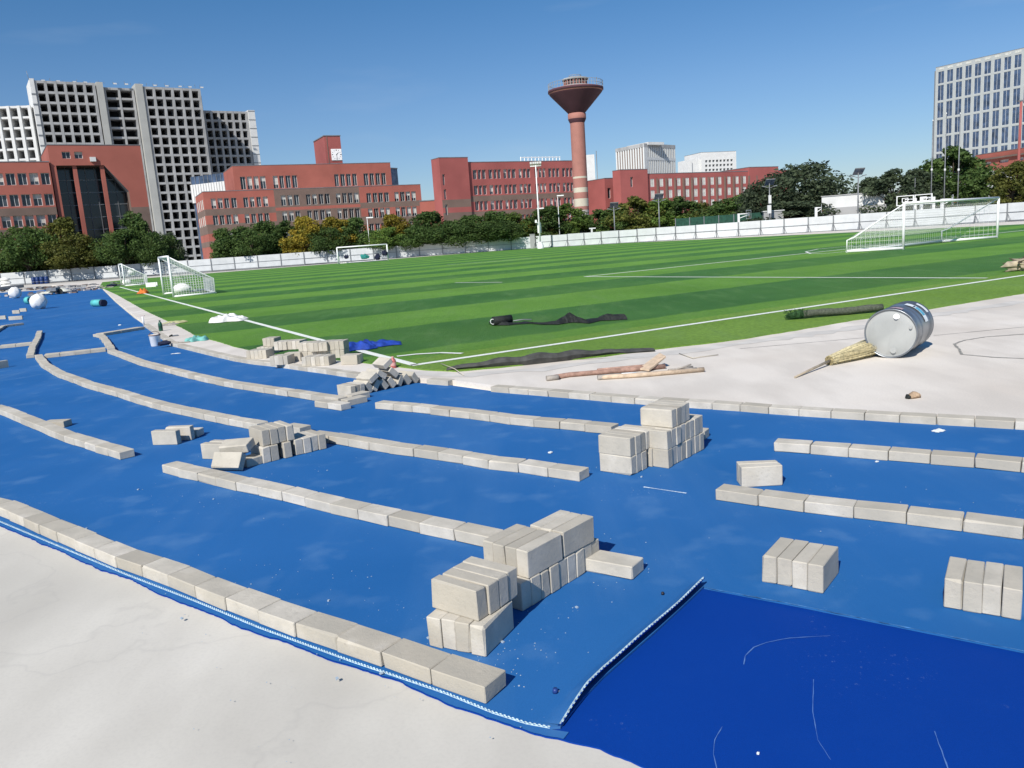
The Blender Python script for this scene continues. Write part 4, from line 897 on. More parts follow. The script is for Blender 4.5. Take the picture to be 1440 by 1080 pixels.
b = MB(); wall_cells(b, F5, 0, ztop5, Hc, [], 'office_grid', depth=.14); shell(b, F5, 26, 0, ztop5, 'office_grid'); bpart(b, 'wall', of)
for h in Hc[:100]: o = win(F5, h, of, v=.13, mull=1, fw=0.07, glass='glass_blue', blind=0); o.matrix_parent_inverse = Matrix.Translation(-of.location)
for h in tops:
    b = MB(); b.box(h[0] + .2, h[1] - .2, -.05, -.005, h[2], h[3], 'blind', F5.T); bpart(b, 'cornice_panel', of)
# left narrow side rib
b = MB()
b.box(-.8, -.02, 0.6, 1.2, 0, ztop5 - 1, 'steel', F5.T); bpart(b, 'corner_pipe', of)
# red roofed building under it
A6 = g(1372, 218.5, 12.5); B6 = g(1440, 208, 12.5); F6 = Fac(A6, A6 + (B6 - A6) * 2.4); rb = empty('sports_hall', (*A6, 0), 'long hall with a red upper band and white wall below the office tower', 'building')
z6 = lambda x, y: onf(F6.A, F6.B, 1270 + x / 5.4, 50 + y / 5.4)[1]
u6 = lambda x, y: onf(F6.A, F6.B, 1270 + x / 5.4, 50 + y / 5.4)[0]
zz1 = z6(600, 1035); H6 = [(u6(615, 970), u6(668, 965), z6(640, 980), z6(640, 960)), (u6(728, 950), u6(800, 945), z6(760, 965), z6(760, 942)), (u6(870, 935), u6(915, 930), z6(890, 948), z6(890, 925))]
b = MB(); wall_cells(b, F6, 0, 12.5, H6, [(0, 99, zz1, 12.5, 'red'), (0, 99, 0, zz1, 'white')], 'red', depth=.6); shell(b, F6, 14, 0, 12.5, 'white'); bpart(b, 'wall', rb)
b = MB(); b.box(-.1, F6.L + .1, -.5, -.003, z6(600, 950) , z6(600, 950) + .35, 'brown', F6.T); bpart(b, 'ledge', rb)
for h in H6: o = win(F6, h, rb, blind=.8, mull=3); o.matrix_parent_inverse = Matrix.Translation(-rb.location)
# red stack
c1 = at(1433, 215, 140); ch = empty('chimney', (c1[0], c1[1], 0), 'slim red-brown chimney in front of the office tower', 'chimney')
b = MB(); zt = at(1433, 143, 140)[2]; b.lathe([(.24, 0, 'red2'), (.22, zt * .6, 'red2'), (.20, zt, 'red2'), (.01, zt, 'red2')], 14); b.build('shaft', None, ch); b = MB(); b.box(-.5, .5, -.2, .2, zt + .003, zt + .25, 'roofgrey'); b.build('cap', None, ch)
# white rendered walls right
c1 = g(1155.5, 277, 4.2); c2 = g(1232, 271, 4.2); F7 = Fac(c1, c2 + (c2 - c1) * .15); r7 = empty('white_shed', (*c1, 0), 'low white windowless building behind the hoarding right of the big tree', 'building')
b = MB(); b.box(0, F7.L, 0, 6, 1.6, 4.2, 'white', F7.T); b.box(-.4, F7.L + 1, -.3, -.01, 0, 2.75, 'raw', F7.T); b.box(0.1, F7.L, 0.1, 5.9, 0, 1.59, 'raw', F7.T); bpart(b, 'wall', r7)
b = MB(); b.box(-.1, F7.L + .1, -.1, 6.1, 4.203, 4.3, 'raw', F7.T); bpart(b, 'roof', r7)
c1 = at(1074, 300, 103); F8 = Fac((c1[0], c1[1]), (c1[0] + 2.4, c1[1] - .6)); r8 = empty('utility_kiosk', (*c1[:2], 0), 'small pale kiosk under the big tree behind the hoarding', 'kiosk')
b = MB(); b.box(0, 2.4, 0, 2.5, 0, 2.85, 'raw', F8.T); bpart(b, 'wall', r8); b = MB(); b.box(-.1, 2.5, -.1, 2.6, 2.853, 2.95, 'white', F8.T); bpart(b, 'roof', r8)
# ---- water tower ------------------------------------------------------------
Y_ = 128.0
c0 = at(820, 333, Y_); cx, cy = c0[0], c0[1]
wt = empty('water_tower', (cx, cy, 0), 'tall terracotta water tower with flared bowl and cream bands', 'water tower')
def zt_at(px, py): return at(px, py, Y_)[2]
def rr(px0, px1, py): return (at(px1, py, Y_)[0] - at(px0, py, Y_)[0]) / 2 * math.cos(ROLL) * 0.995
M['terra'] = mat('terracotta_tower_paint', (0.37, 0.165, 0.135), 0.75, 0.10, .6)
M['cream'] = mat('cream_tower_band', (0.55, 0.50, 0.40), 0.8, 0.08, .8)
M['bowl'] = mat('shaded_mauve_bowl', (0.085, 0.036, 0.048), 0.8, 0.12, .5)  # mauve bowl colour, darkened further for the shade on its underside
M['stone'] = mat('grey_beige_tower_base', (0.47, 0.42, 0.385), 0.8, 0.06, .8)
sy = lambda y: zt_at(730 + 650 / 7.45, 215 + y / 7.45)
r_b = rr(809.5, 830, 320); r_t = rr(803, 823.5, 180)
prof = [(0, 'stone')]
segs = [(0, sy(700), 'stone'), (sy(698), sy(600), 'stone'), (sy(600), sy(562), 'terra'), (sy(562), sy(480), 'cream'), (sy(480), sy(415), 'terra'), (sy(415), sy(365), 'cream'), (sy(365), sy(268), 'terra'), (sy(268), sy(248), 'cream'), (sy(248), zt_at(812, 168), 'terra')]
zz9 = zt_at(812, 168)
def rad_at(z): return r_b + (r_t - r_b) * min(1, z / zz9)
for k, (za, zb, mm) in enumerate(segs):
    b = MB(); b.lathe([(rad_at(za) + 0.002 * (k % 2), za, mm), (rad_at(zb) + 0.002 * (k % 2), zb, mm)], 40); o = b.build('shaft_band' if k else 'base', None, wt)
b = MB(); z7 = sy(706); b.lathe([(rad_at(z7) + .03, z7, 'brown'), (rad_at(z7) + .03, z7 + .18, 'brown')], 40); b.build('joint_ring', None, wt)
zc0, zc1 = zt_at(812, 167.5), zt_at(812, 159.5)
b = MB(); b.lathe([(r_t, zc0 - .6, 'bowl'), (r_t * 1.22, zc0 - .1, 'bowl'), (r_t * 1.25, zc0 + .02, 'terra'), (r_t * 1.25, zc1 - .1, 'terra'), (r_t * 1.15, zc1, 'terra')], 40); b.build('collar', None, wt)
zr0 = zt_at(811, 131); zr1 = zt_at(811, 126.0); RB = rr(771, 849.5, 130)
b = MB(); b.lathe([(r_t * 1.15, zc1, 'bowl'), (RB * .93, zr0 - .15, 'bowl'), (RB * .955, zr0, 'terra'), (RB * .97, zr1 - .35, 'bowl'), (RB * 1.0, zr1 - .3, 'bowl'), (RB * 1.0, zr1, 'terra'), (RB * .9, zr1 + .12, 'raw'), (RB * .42, zr1 + .6, 'raw')], 64); b.build('bowl', None, wt)
zl0 = zr1 + .6; zl1 = zt_at(811, 113)
b = MB(); b.lathe([(RB * .40, zl0 - .1, 'void'), (RB * .40, zl1, 'void')], 40); b.build('lantern', None, wt)
for k in range(24):
    t = 2 * math.pi * k / 24; b = MB(); b.box(RB * .405, RB * .43, -.07, .07, zl0 - .05, zl1, 'terra', lambda x_, y_, z_, t=t: (x_ * math.cos(t) - y_ * math.sin(t), x_ * math.sin(t) + y_ * math.cos(t), z_)); b.build('lantern_post', None, wt)
b = MB(); b.lathe([(RB * .40, zl1 + .003, 'raw'), (RB * .47, zl1 + .003, 'raw'), (RB * .47, zl1 + .22, 'raw'), (.01, zl1 + .4, 'raw')], 40); b.build('lantern_roof', None, wt)
b = MB()
for rr_, z0_, hh_, nn_ in ((RB * .985, zr1, .95, 48), (RB * .22, zl1 + .25, .45, 12)):
    for k in range(nn_):
        t = 2 * math.pi * k / nn_; p = (rr_ * math.cos(t), rr_ * math.sin(t)); b.tube([(*p, z0_), (*p, z0_ + hh_)], .03, 4, 'raw', cap=False)
    for q2 in (.5, 1.0):
        b.tube([(rr_ * math.cos(2 * math.pi * k / 48), rr_ * math.sin(2 * math.pi * k / 48), z0_ + hh_ * q2) for k in range(49)], .03, 4, 'raw', cap=False)
b.tube([(RB * .8, 1, zr1), (RB * .8, 1, zr1 + 1.8)], .05, 4, 'steel'); b.build('railing', None, wt)
# ================================================================ HOARDING
def hoarding(A, B, n, label, brace):
    F_ = Fac(A, B); root = empty('hoarding_wall', (*A, 0), label, 'wall'); H_ = 1.80
    root.rotation_euler = (0, 0, math.atan2(F_.e[1], F_.e[0])); w_ = F_.L / n
    pm = MB(); pm.box(0.01, w_ - .01, 0, .05, 0.04, H_, 'wall_panel'); pme = pm.mesh('panel')
    po = MB(); po.box(-.055, .055, -.09, -.004, 0, H_ - .02, 'steel')
    if brace: po.tube([(0, -.08, H_ * .62), (0.0, -.85, 0.02)], .028, 5, 'steel'); po.tube([(0.05, -.08, H_ * .45), (.45, -.35, 0.02)], .02, 5, 'steel')
    pom = po.mesh('post'); rm = MB()
    for z_, hh in ((H_ * .50, .055), (H_ * .06, .05)): rm.box(.04, w_ - .04, -.05, -.004, z_, z_ + hh, 'steel')
    rme = rm.mesh('rail')
    for k in range(n):
        for me, nm in ((pme, 'panel'), (pom, 'post'), (rme, 'rail')):
            o = link(nm, me, root); o.location = (k * w_, random.uniform(-.02, .02) if nm == 'panel' else 0, random.uniform(-.03, .02) if nm == 'panel' else 0)
    return root
hoarding(WA0, WA1, 33, 'white panel hoarding along the far left side of the field', False)
hoarding(WA1 + (0.3, 0.1), WB1, 32, 'white panel hoarding with raking props along the right side of the field', True)
b = MB(); b.box(-.35, .35, -.4, .4, 0, 2.05, 'raw'); b.box(-.4, .4, -.45, .45, 2.052, 2.14, 'raw'); o = b.build('wall_pier', None); o.location = (*(WA1 + (-.2, .3)), 0); props(o, 'grey pier where the two hoardings meet beside the tall lamp', 'pier')
# ================================================================ TREES
def tree_meshes(seed, h, rw, crown0, nclump, leaf, nleaf, droop=0.0):
    rnd = np.random.default_rng(seed); tb = MB()
    n = 7; pts = []; x = y = 0
    for k in range(n):
        t = k / (n - 1); x += rnd.uniform(-.12, .12); y += rnd.uniform(-.12, .12); pts.append((x, y, t * h * .8))
    tb.tube(pts, [0.17 * (1 - .85 * k / (n - 1)) * h / 8 + .02 for k in range(n)], 7)
    C_ = []
    for k in range(int(nclump * 1.35)):
        t = rnd.uniform(0, 1); ang = rnd.uniform(0, 2 * math.pi) if k > 0 else 0
        zz = crown0 + (h - crown0) * (0.06 + 0.86 * t)
        prof_ = math.sin(math.pi * min(1, (0.18 + 0.82 * t)) ** 0.9) ** 0.55 if t < .98 else .3
        rad_ = rw * prof_ * math.sqrt(rnd.uniform(.12, 1)) * .88
        C_.append((rad_ * math.cos(ang), rad_ * math.sin(ang), zz, rnd.uniform(.17, .40) * rw * (1.0 if t < .75 else .72)))
    C_.append((0.1 * rw, 0, h - .2 * rw, .25 * rw))
    for c_ in C_[::2]:
        z0 = max(.2 * h, c_[2] * .55); tb.tube([(0, 0, z0), (c_[0] * .5, c_[1] * .5, z0 + (c_[2] - z0) * .65), (c_[0], c_[1], c_[2])], [.07 * h / 8, .045 * h / 8, .02], 5)
    V = []; 
    for (a, b_, c_, r_) in C_:
        m_ = int(nleaf * (r_ / (.35 * rw)) ** 1.6)
        d = rnd.normal(size=(m_, 3)); d /= np.linalg.norm(d, axis=1)[:, None]
        rr_ = r_ * (rnd.uniform(0.25, 1.12, m_) ** .6)[:, None]
        P_ = d * rr_ * [1, 1, .8] + [a, b_, c_]; P_[:, 2] -= droop * rnd.uniform(0, 1, m_) * r_
        nrm = d * .6 + rnd.normal(size=(m_, 3)) * .7 + [0, 0, .35]; nrm /= np.linalg.norm(nrm, axis=1)[:, None]
        t1_ = np.cross(nrm, rnd.normal(size=(m_, 3))); t1_ /= np.linalg.norm(t1_, axis=1)[:, None]; t2_ = np.cross(nrm, t1_)
        s = leaf * rnd.uniform(.5, 1.25, m_)[:, None]
        q_ = np.stack([P_ - t1_ * s, P_ + t2_ * s * .55, P_ + t1_ * s, P_ - t2_ * s * .55], 1); V.append(q_.reshape(-1, 3))
    V = np.concatenate(V); me = bpy.data.meshes.new('crown'); nv = len(V); me.vertices.add(nv); me.vertices.foreach_set('co', V.ravel())
    me.loops.add(nv); me.loops.foreach_set('vertex_index', np.arange(nv)); me.polygons.add(nv // 4); me.polygons.foreach_set('loop_start', np.arange(0, nv, 4)); me.polygons.foreach_set('loop_total', np.full(nv // 4, 4)); me.update(calc_edges=True)
    return tb.mesh('trunk', M['bark']), me
PRO = {}
SH = {'round': (8, 3.4, .6, 36, .20, 290, 0), 'bushy': (6, 3.3, .2, 30, .18, 310, 0), 'over': (8, 4.2, 2.9, 34, .2, 260, .0), 'wide': (8, 4.8, 1.0, 42, .22, 230, .2)}
for i, (k, v) in enumerate(SH.items()):
    for s in range(2): PRO[(k, s)] = tree_meshes(11 + i * 5 + s, *v)
CM = {}
def crown(k, s, lm):
    key = (k, s, lm)
    if key not in CM:
        me = PRO[(k, s)][1].copy(); me.materials.clear(); me.materials.append(M[lm]); CM[key] = me
    return CM[key]
ti = 0
def tree(px, top, wpx, Y, shape, leaf, label, group='trees behind the hoarding', base=None):
    global ti; ti += 1; s = ti % 2
    p = at(px, top, Y); wm = wpx / F * Y * 1.5; topz = p[2] * 1.04
    h0, r0 = SH[shape][0], SH[shape][1]
    root = empty('tree', (p[0], p[1], 0), label, 'tree', group, rz=random.uniform(0, 6.28))
    sx = wm / (2 * r0); sz = topz / h0
    for nm, me in (('trunk', PRO[(shape, s)][0]), ('crown', crown(shape, s, leaf))):
        o = link(nm, me, root); o.scale = (sx, sx, sz)
    return root
TR = [
 (30, 322, 60, 116.6, 'over', 'leaf_dark', 'dark tree overhanging the hoarding above the four drums'),
 (105, 332, 56, 116.7, 'over', 'leaf_olive', 'olive tree overhanging the hoarding near the portal'),
 (172, 326, 54, 116.8, 'over', 'leaf_dark', 'dark tree overhanging the hoarding behind the distant goal'),
 (216, 330, 44, 116.9, 'over', 'leaf_dark', 'dark tree overhanging the hoarding behind the nearer left goal'),
 (352, 326, 40, 118.0, 'over', 'leaf_dark', 'dark overhanging tree right of the clock building corner'),
 (462, 322, 40, 118.0, 'over', 'leaf_dark', 'dark overhanging tree left of the far goal'),
 (545, 322, 44, 118.0, 'over', 'leaf_mid', 'green overhanging tree at the right post of the far goal'),
 (585, 320, 50, 118.1, 'over', 'leaf_dark', 'dark overhanging tree below the low red link'),
 (622, 316, 50, 118.1, 'over', 'leaf_dark', 'dark overhanging tree below the long red building corner'),
 (660, 314, 50, 118.1, 'over', 'leaf_dark', 'dark overhanging tree below the long red building windows'),
 (700, 312, 50, 118.1, 'over', 'leaf_dark', 'dark overhanging tree left of the yellow-green one'),
 # px, top, width px, Y, shape, leaf, label
 (-20, 335, 70, 121.5, 'bushy', 'leaf_dark', 'dark green tree cut by the left picture edge'),
 (22, 334, 52, 121.5, 'bushy', 'leaf_dark', 'low dark tree under the left school windows'),
 (48, 325, 46, 122, 'round', 'leaf_mid', 'green tree left of the olive one by the portal'),
 (84, 309, 50, 121, 'round', 'leaf_olive', 'olive tree with brownish top left of the portal'),
 (118, 343, 46, 121.5, 'bushy', 'leaf_olive', 'low olive bush tree in front of the portal'),
 (160, 330, 44, 121.5, 'bushy', 'leaf_dark', 'low dark bushy tree under the portal right side'),
 (186, 300, 46, 121, 'round', 'leaf_dark', 'tall dark tree at the right side of the portal'),
 (212, 328, 44, 121.5, 'bushy', 'leaf_dark', 'dark tree between the portal and the tower foot'),
 (238, 330, 28, 121.5, 'bushy', 'leaf_grey', 'grey-green tree left of the clock building corner'),
 (218, 338, 40, 121.5, 'bushy', 'leaf_dark', 'dark overhanging bush behind the hoarding, left of the net goal'),
 (312, 324, 34, 121.5, 'bushy', 'leaf_dark', 'dark bushy tree at the clock building left end'),
 (338, 320, 56, 121.5, 'bushy', 'leaf_dark', 'dark green tree second from the clock building corner'),
 (372, 314, 50, 121.5, 'bushy', 'leaf_dark', 'dark tree left of the yellow group'),
 (392, 342, 36, 121.5, 'bushy', 'leaf_mid', 'small light green bush left of the yellow group'),
 (400, 312, 42, 123, 'round', 'leaf_dark', 'dark round tree just behind the first yellow tree'),
 (428, 306, 42, 120, 'round', 'leaf_gold', 'golden tree under the grey middle of the clock building'),
 (450, 318, 46, 121.5, 'bushy', 'leaf_olive', 'olive yellow tree right of the first golden one'),
 (470, 307, 44, 121, 'round', 'leaf_gold', 'second golden tree of the yellow group'),
 (436, 338, 44, 121.5, 'bushy', 'leaf_gold', 'low golden bush in front of the yellow group'),
 (495, 308, 46, 122, 'round', 'leaf_dark', 'dark tree right of the yellow group'),
 (520, 326, 46, 121.5, 'bushy', 'leaf_dark', 'dark tree behind the far goal'),
 (552, 303, 40, 122, 'round', 'leaf_gold', 'golden tree right of the far goal'),
 (566, 322, 36, 121.5, 'bushy', 'leaf_olive', 'olive tree beside the golden one right of the far goal'),
 (600, 300, 58, 121, 'round', 'leaf_dark', 'dark tree under the low red link'),
 (634, 312, 50, 121.5, 'bushy', 'leaf_dark', 'dark bushy tree at the long red building corner'),
 (664, 304, 52, 121, 'round', 'leaf_dark', 'dark tree second along the long red building'),
 (695, 298, 56, 122, 'round', 'leaf_dark', 'dark tree third along the long red building'),
 (722, 300, 46, 121.5, 'bushy', 'leaf_mid', 'green tree left of the tall white lamp'),
 (742, 312, 32, 121.5, 'bushy', 'leaf_gold', 'yellow-green tree just left of the tall white lamp'),
 (768, 292, 50, 121, 'round', 'leaf_dark', 'dark green tree right of the tall white lamp'),
 (795, 288, 48, 122, 'round', 'leaf_mid', 'green tree touching the water tower from the left'),
 (786, 318, 44, 121.5, 'bushy', 'leaf_olive', 'low olive tree left of the water tower foot'),
 (842, 296, 50, 124, 'round', 'leaf_dark', 'dark tree right of the water tower foot'),
 (868, 290, 48, 121, 'round', 'leaf_dark', 'dark tree left of the olive ones by the third building'),
 (892, 278, 54, 120, 'round', 'leaf_olive', 'olive tree at the corner of the third red building'),
 (925, 282, 54, 120, 'round', 'leaf_mid', 'green tree second along the third red building'),
 (955, 278, 52, 121, 'round', 'leaf_dark', 'dark green tree third along the third red building'),
 (985, 286, 50, 121.5, 'bushy', 'leaf_olive', 'olive tree fourth along the third red building'),
 (1015, 282, 50, 118, 'round', 'leaf_dark', 'dark tree fifth along the third red building'),
 (1045, 274, 54, 118, 'round', 'leaf_dark', 'dark tree left of the biggest tree'),
 (906, 304, 60, 121.5, 'bushy', 'leaf_dark', 'low dark shrub tree behind the left court lamp'),
 (1085, 252, 66, 112, 'wide', 'leaf_grey', 'left lobe tree of the biggest grey-green group'),
 (1128, 233, 104, 112, 'wide', 'leaf_grey', 'biggest grey-green tree left of the white shed'),
 (1160, 258, 50, 108, 'round', 'leaf_grey', 'right lobe tree of the biggest grey-green group'),
 (1110, 285, 90, 104, 'bushy', 'leaf_grey', 'low grey-green tree before the biggest one'),
 (1222, 252, 44, 104, 'round', 'leaf_grey', 'grey-green tree behind the solar lamp'),
 (1256, 240, 62, 100, 'round', 'leaf_grey', 'dark grey-green tree right of the solar lamp'),
 (1292, 240, 52, 101, 'round', 'leaf_grey', 'grey-green tree behind the basketball hoops'),
 (1342, 209, 76, 103, 'round', 'leaf_dark', 'tall dark tree behind the three flagpoles'),
 (1318, 232, 46, 104, 'round', 'leaf_dark', 'dark tree left of the tall flagpole one'),
 (1368, 240, 40, 100, 'round', 'leaf_dark', 'dark tree right of the tall flagpole one'),
 (1428, 230, 52, 92, 'round', 'leaf_olive', 'olive tree at the right picture edge'),
 (1460, 222, 60, 94, 'round', 'leaf_grey', 'grey-green tree cut by the right picture edge'),
]
for t_ in TR: tree(*t_)
# ================================================================ GOALS
def goal(fp1, fp2, rp1, rp2, h, hr, label, r_=0.055, base_r=0.05, netstep=0.16, netr=0.008, z=None):
    z = DZ + .016 if z is None else z
    a, b_, c_, d_ = [g(*p, z) if len(p) == 2 else np.array(p[:2]) for p in (fp1, fp2, rp1, rp2)]
    root = empty('football_goal', (*((a + b_) / 2), z), label, 'football goal', 'portable football goals')
    o0 = (a + b_) / 2; L = lambda p, zz: (p[0] - o0[0], p[1] - o0[1], zz)
    for p in (a, b_): m = MB(); m.tube([L(p, 0), L(p, h)], r_, 8); m.build('goal_post', M['wpaint'], root)
    m = MB(); m.tube([L(a, h), L(b_, h)], r_, 8); m.build('crossbar', M['wpaint'], root)
    for p, q in ((a, c_), (b_, d_)):
        m = MB(); m.tube([L(p, h - .02), L(q + (p - q) * .12, hr + .1), L(q, hr), L(q, .05)], r_ * .55, 6); m.build('side_frame', M['wpaint'], root)
        m = MB(); m.tube([L(p, base_r), L(q, base_r)], base_r, 8); m.build('base_bar', M['wpaint'], root)
    m = MB(); m.tube([L(c_, base_r), L(d_, base_r)], base_r, 8); m.build('rear_bar', M['wpaint'], root)
    # net: back slope, rear drop and two sides
    m = MB()
    def grid(P00, P10, P01, P11, nu, nv):
        f = lambda u, v: tuple(np.array(P00) * (1 - u) * (1 - v) + np.array(P10) * u * (1 - v) + np.array(P01) * (1 - u) * v + np.array(P11) * u * v + np.array([0, 0, -.10 * math.sin(math.pi * u) * math.sin(math.pi * v)]))
        for i in range(nu + 1): m.tube([f(i / nu, k / 4) for k in range(5)], netr, 3, cap=False)
        for k in range(nv + 1): m.tube([f(j / 8, k / nv) for j in range(9)], netr, 3, cap=False)
    W_ = np.hypot(*(b_ - a)); D_ = np.hypot(*(c_ - a)); sl_ = math.hypot(D_, h - hr)
    grid(L(a, h), L(b_, h), L(c_, hr), L(d_, hr), int(W_ / netstep), int(sl_ / netstep))
    grid(L(c_, hr), L(d_, hr), L(c_, .06), L(d_, .06), int(W_ / netstep), max(2, int(hr / netstep)))
    for p, q in ((a, c_), (b_, d_)):
        n_ = int(D_ / netstep)
        for i in range(n_ + 1):
            t = i / n_; pp = p + (q - p) * t; m.tube([L(pp, .06), L(pp, h + (hr - h) * t)], netr, 3, cap=False)
        for k in range(int(h / netstep)):
            zz = k * netstep + .06; t = 1 if zz < hr else (h - zz) / (h - hr); m.tube([L(p, zz), L(p + (q - p) * t, zz)], netr, 3, cap=False)
    m.build('net', M['net'], root); return root
goal((1270, 351), (1402, 335), (1191, 355.5), (1324, 341), 1.99, .55, 'large white goal standing on the right half of the field', .06, .065, .19, .0055)
goal((244.5, 418.5), (230.5, 414.5), (303, 413), (288, 409), 1.92, .75, 'white netted goal on the left field line, nearer of the pair', .05, .05, .115, .008)
goal((176, 402.5), (171, 401), (208, 400), (203, 398), 1.75, .75, 'smaller distant netted goal on the left field line', .05, .05, .14, .010)
pg1, pg2 = g(476, 371.5, DZ), g(546, 366.5, DZ); nrm = np.array([-(pg2 - pg1)[1], (pg2 - pg1)[0]]); nrm /= np.hypot(*nrm)
goal(tuple(pg1) + (0,), tuple(pg2) + (0,), tuple(pg1 + nrm * 2) + (0,), tuple(pg2 + nrm * 2) + (0,), 1.98, .6, 'far white goal standing head-on near the hoarding', .085, .05, .45, .006)
# garments hung on the far goal
M['teal_cloth'] = mat('teal_cloth', (0.03, 0.22, 0.20), 0.9, .3, 6); M['navy_cloth'] = mat('navy_black_cloth', (0.012, 0.016, 0.04), 0.9, .3, 6)
def blob(name, label, cat, pos, size, m, seed=0, rz=0, flat=0.0, amp=.25, parent=None, n1=18, n2=12, group=None, freq=3.0):
    rnd = random.Random(seed); mb = MB(); ph = [rnd.uniform(0, 6.28) for _ in range(12)]
    V = []
    for j in range(n2 + 1):
        th = math.pi * j / n2
        for i in range(n1):
            t = 2 * math.pi * i / n1; x, y, z = math.sin(th) * math.cos(t), math.sin(th) * math.sin(t), math.cos(th)
            k = 1 + amp * (math.sin(freq * x + ph[0]) * math.sin(freq * 1.3 * y + ph[1]) + .6 * math.sin(freq * 2.1 * x + ph[2] + 2 * z) * math.sin(freq * 1.9 * z + ph[3]) + .35 * math.sin(freq * 4 * y + ph[4]) * math.sin(freq * 3.7 * x + ph[5]))
            V.append((x * k * size[0], y * k * size[1], max(-size[2] * (1 - flat), z * k * size[2])))
    mb.v = V
    for j in range(n2):
        for i in range(n1):
            a = j * n1 + i; b_ = j * n1 + (i + 1) % n1; mb.f.append((a, a + n1, b_ + n1, b_)); mb.m.append(0); mb.sm.append(True)
    o = mb.build(name, m, parent); o.location = pos; o.rotation_euler = (0, 0, rz)
    if cat: props(o, label, cat, group)
    return o
pn = pg1 - nrm * .15
for i, (px, py, sx, sz, mm, lb) in enumerate(((487, 361.5, .28, .22, 'navy_cloth', 'small dark garment hung at the left end inside the far goal'), (512.5, 361, .45, .28, 'teal_cloth', 'teal garment hung in the middle of the far goal'), (531, 361.5, .33, .36, 'navy_cloth', 'navy garment hung right of the teal one in the far goal'), (541, 356, .30, .3, 'navy_cloth', 'dark garment hung high by the right post of the far goal'))):
    p = at(px, py, (pg1 + (pg2 - pg1) * ((px - 476) / 70))[1] - .35); blob('hanging_garment', lb, 'garment', tuple(p), (sx, .07, sz), M[mm], i, math.atan2(*(pg2 - pg1)[::-1]), 0, .35, freq=4)
# ================================================================ BARREL, BROOM, TOOLS
rB = .29; n1_ = g(1252, 469, DZ + rB); n2_ = g(1281.5, 453.5, DZ + rB); dB = (n2_ - n1_) / np.hypot(*(n2_ - n1_)); yawB = math.atan2(dB[1], dB[0])
M['galv'], q = newmat('galvanised_drum_steel', 0.34, 0.5); q.b.inputs['Metallic'].default_value = 0.75
c = q.ramp(q.noise(3, 5), [(0.3, (0.20, 0.215, 0.24)), (0.7, (0.34, 0.36, 0.38))]); c = q.mix(q.ramp(q.noise(9, 5, None, .7), [(.55, (0,) * 3), (.7, (.7,) * 3)]), c, (.5, .52, .54)); q.base(c)
M['drumend'], q = newmat('grey_painted_drum_lid', 0.55, 0.4); q.b.inputs['Metallic'].default_value = 0.15
c = q.ramp(q.noise(2.5, 6), [(0.3, (0.31, 0.32, 0.315)), (0.7, (0.42, 0.425, 0.41))]); c = q.mix(q.ramp(q.noise(5, 6, q.vmap((1, 3, 1), .5), .7), [(.55, (0,) * 3), (.75, (.6,) * 3)]), c, (.30, .30, .29)); q.base(c)
br = empty('steel_drum', (n1_[0], n1_[1], DZ + rB), 'dented grey steel drum lying on its side on the beige concrete', 'drum', rz=yawB)
lx = lambda r_, t, x: (x, r_ * math.cos(t), r_ * math.sin(t))
def ring_surf(prof, n=56):
    mb = MB(); i0 = 0
    for (r_, x) in prof:
        for j in range(n): mb.v.append(lx(r_ * (1 + .004 * math.sin(3 * 2 * math.pi * j / n + x * 9)), 2 * math.pi * j / n, x))
    for k in range(len(prof) - 1):
        for j in range(n):
            a = k * n + j; b_ = k * n + (j + 1) % n; mb.f.append((a, a + n, b_ + n, b_)); mb.m.append(0); mb.sm.append(True)
    return mb
LBR = .88
pf = [(rB * .985, 0.012), (rB * .985, .03)]
for k in range(1, 44):
    x = .03 + (LBR - .06) * k / 44; r_ = rB * .965
    for xc in (.30, .68): r_ += .014 * math.exp(-((x - xc) / .014) ** 2)
    r_ += .003 * math.sin(x * 160) if .72 < x < .84 or .04 < x < .26 else 0
    pf.append((r_, x))
pf += [(rB * .985, LBR - .03), (rB * .985, LBR - .012), (rB * .93, LBR - .02), (0.001, LBR - .02)]
ring_surf(pf).build('drum_body', M['galv'], br)
ring_surf([(rB * .94, .022), (rB * .955, .0), (rB * .985, -.004), (rB * 1.0, .006), (rB * .99, .018)]).build('rim', M['galv'], br)
ring_surf([(rB * .95, LBR - .02), (rB * 1.0, LBR - .008), (rB * .97, LBR + .004), (rB * .92, LBR - .01)]).build('rim', M['galv'], br)
ring_surf([(0.001, .020), (rB * .5, .019), (rB * .86, .018), (rB * .90, .023), (rB * .95, .021)]).build('drum_lid', M['drumend'], br)
for (yy, zz, rr_, mm) in ((-.06, .195, .026, 'wpaint'), (-.035, -.20, .032, 'drumend'), (.19, -.16, .014, 'steel'), (-.215, .07, .015, 'drumend')):
    # y positive is left when looking along +x -> mirrored for the viewer
    m_ = MB(); m_.tube([(.022, -yy if False else yy, zz), (-.008, yy, zz)], rr_, 14); m_.tube([(.016, yy, zz), (.010, yy, zz)], rr_ * 1.35, 14); m_.build('bung', M[mm], br)
def drum_label(t0, t1, x0, x1, m, nm='label_sticker'):
    mb = MB(); n = 10; r_ = rB * 1.0 - .002
    for j in range(n):
        a, b_ = t0 + (t1 - t0) * j / n, t0 + (t1 - t0) * (j + 1) / n
        mb.poly([lx(r_, a, x0), lx(r_, b_, x0), lx(r_, b_, x1), lx(r_, a, x1)], None, True)
    return mb.build(nm, m, br)
M['sticker'] = mat('white_sticker', (.72, .76, .78), .5, .1, 30); M['sticker_blue'] = mat('cyan_blue_sticker_print', (.10, .36, .50), .5, .4, 40); M['sticker_dark'] = mat('dark_sticker_print', (.05, .09, .13), .5)
drum_label(R(95), R(148), .42, .54, M['sticker']); 
mb_ = [(112, 130, .435, .525, 'sticker_blue'), (106, 109, .44, .50, 'sticker_dark'), (133, 135, .43, .52, 'sticker_dark')]
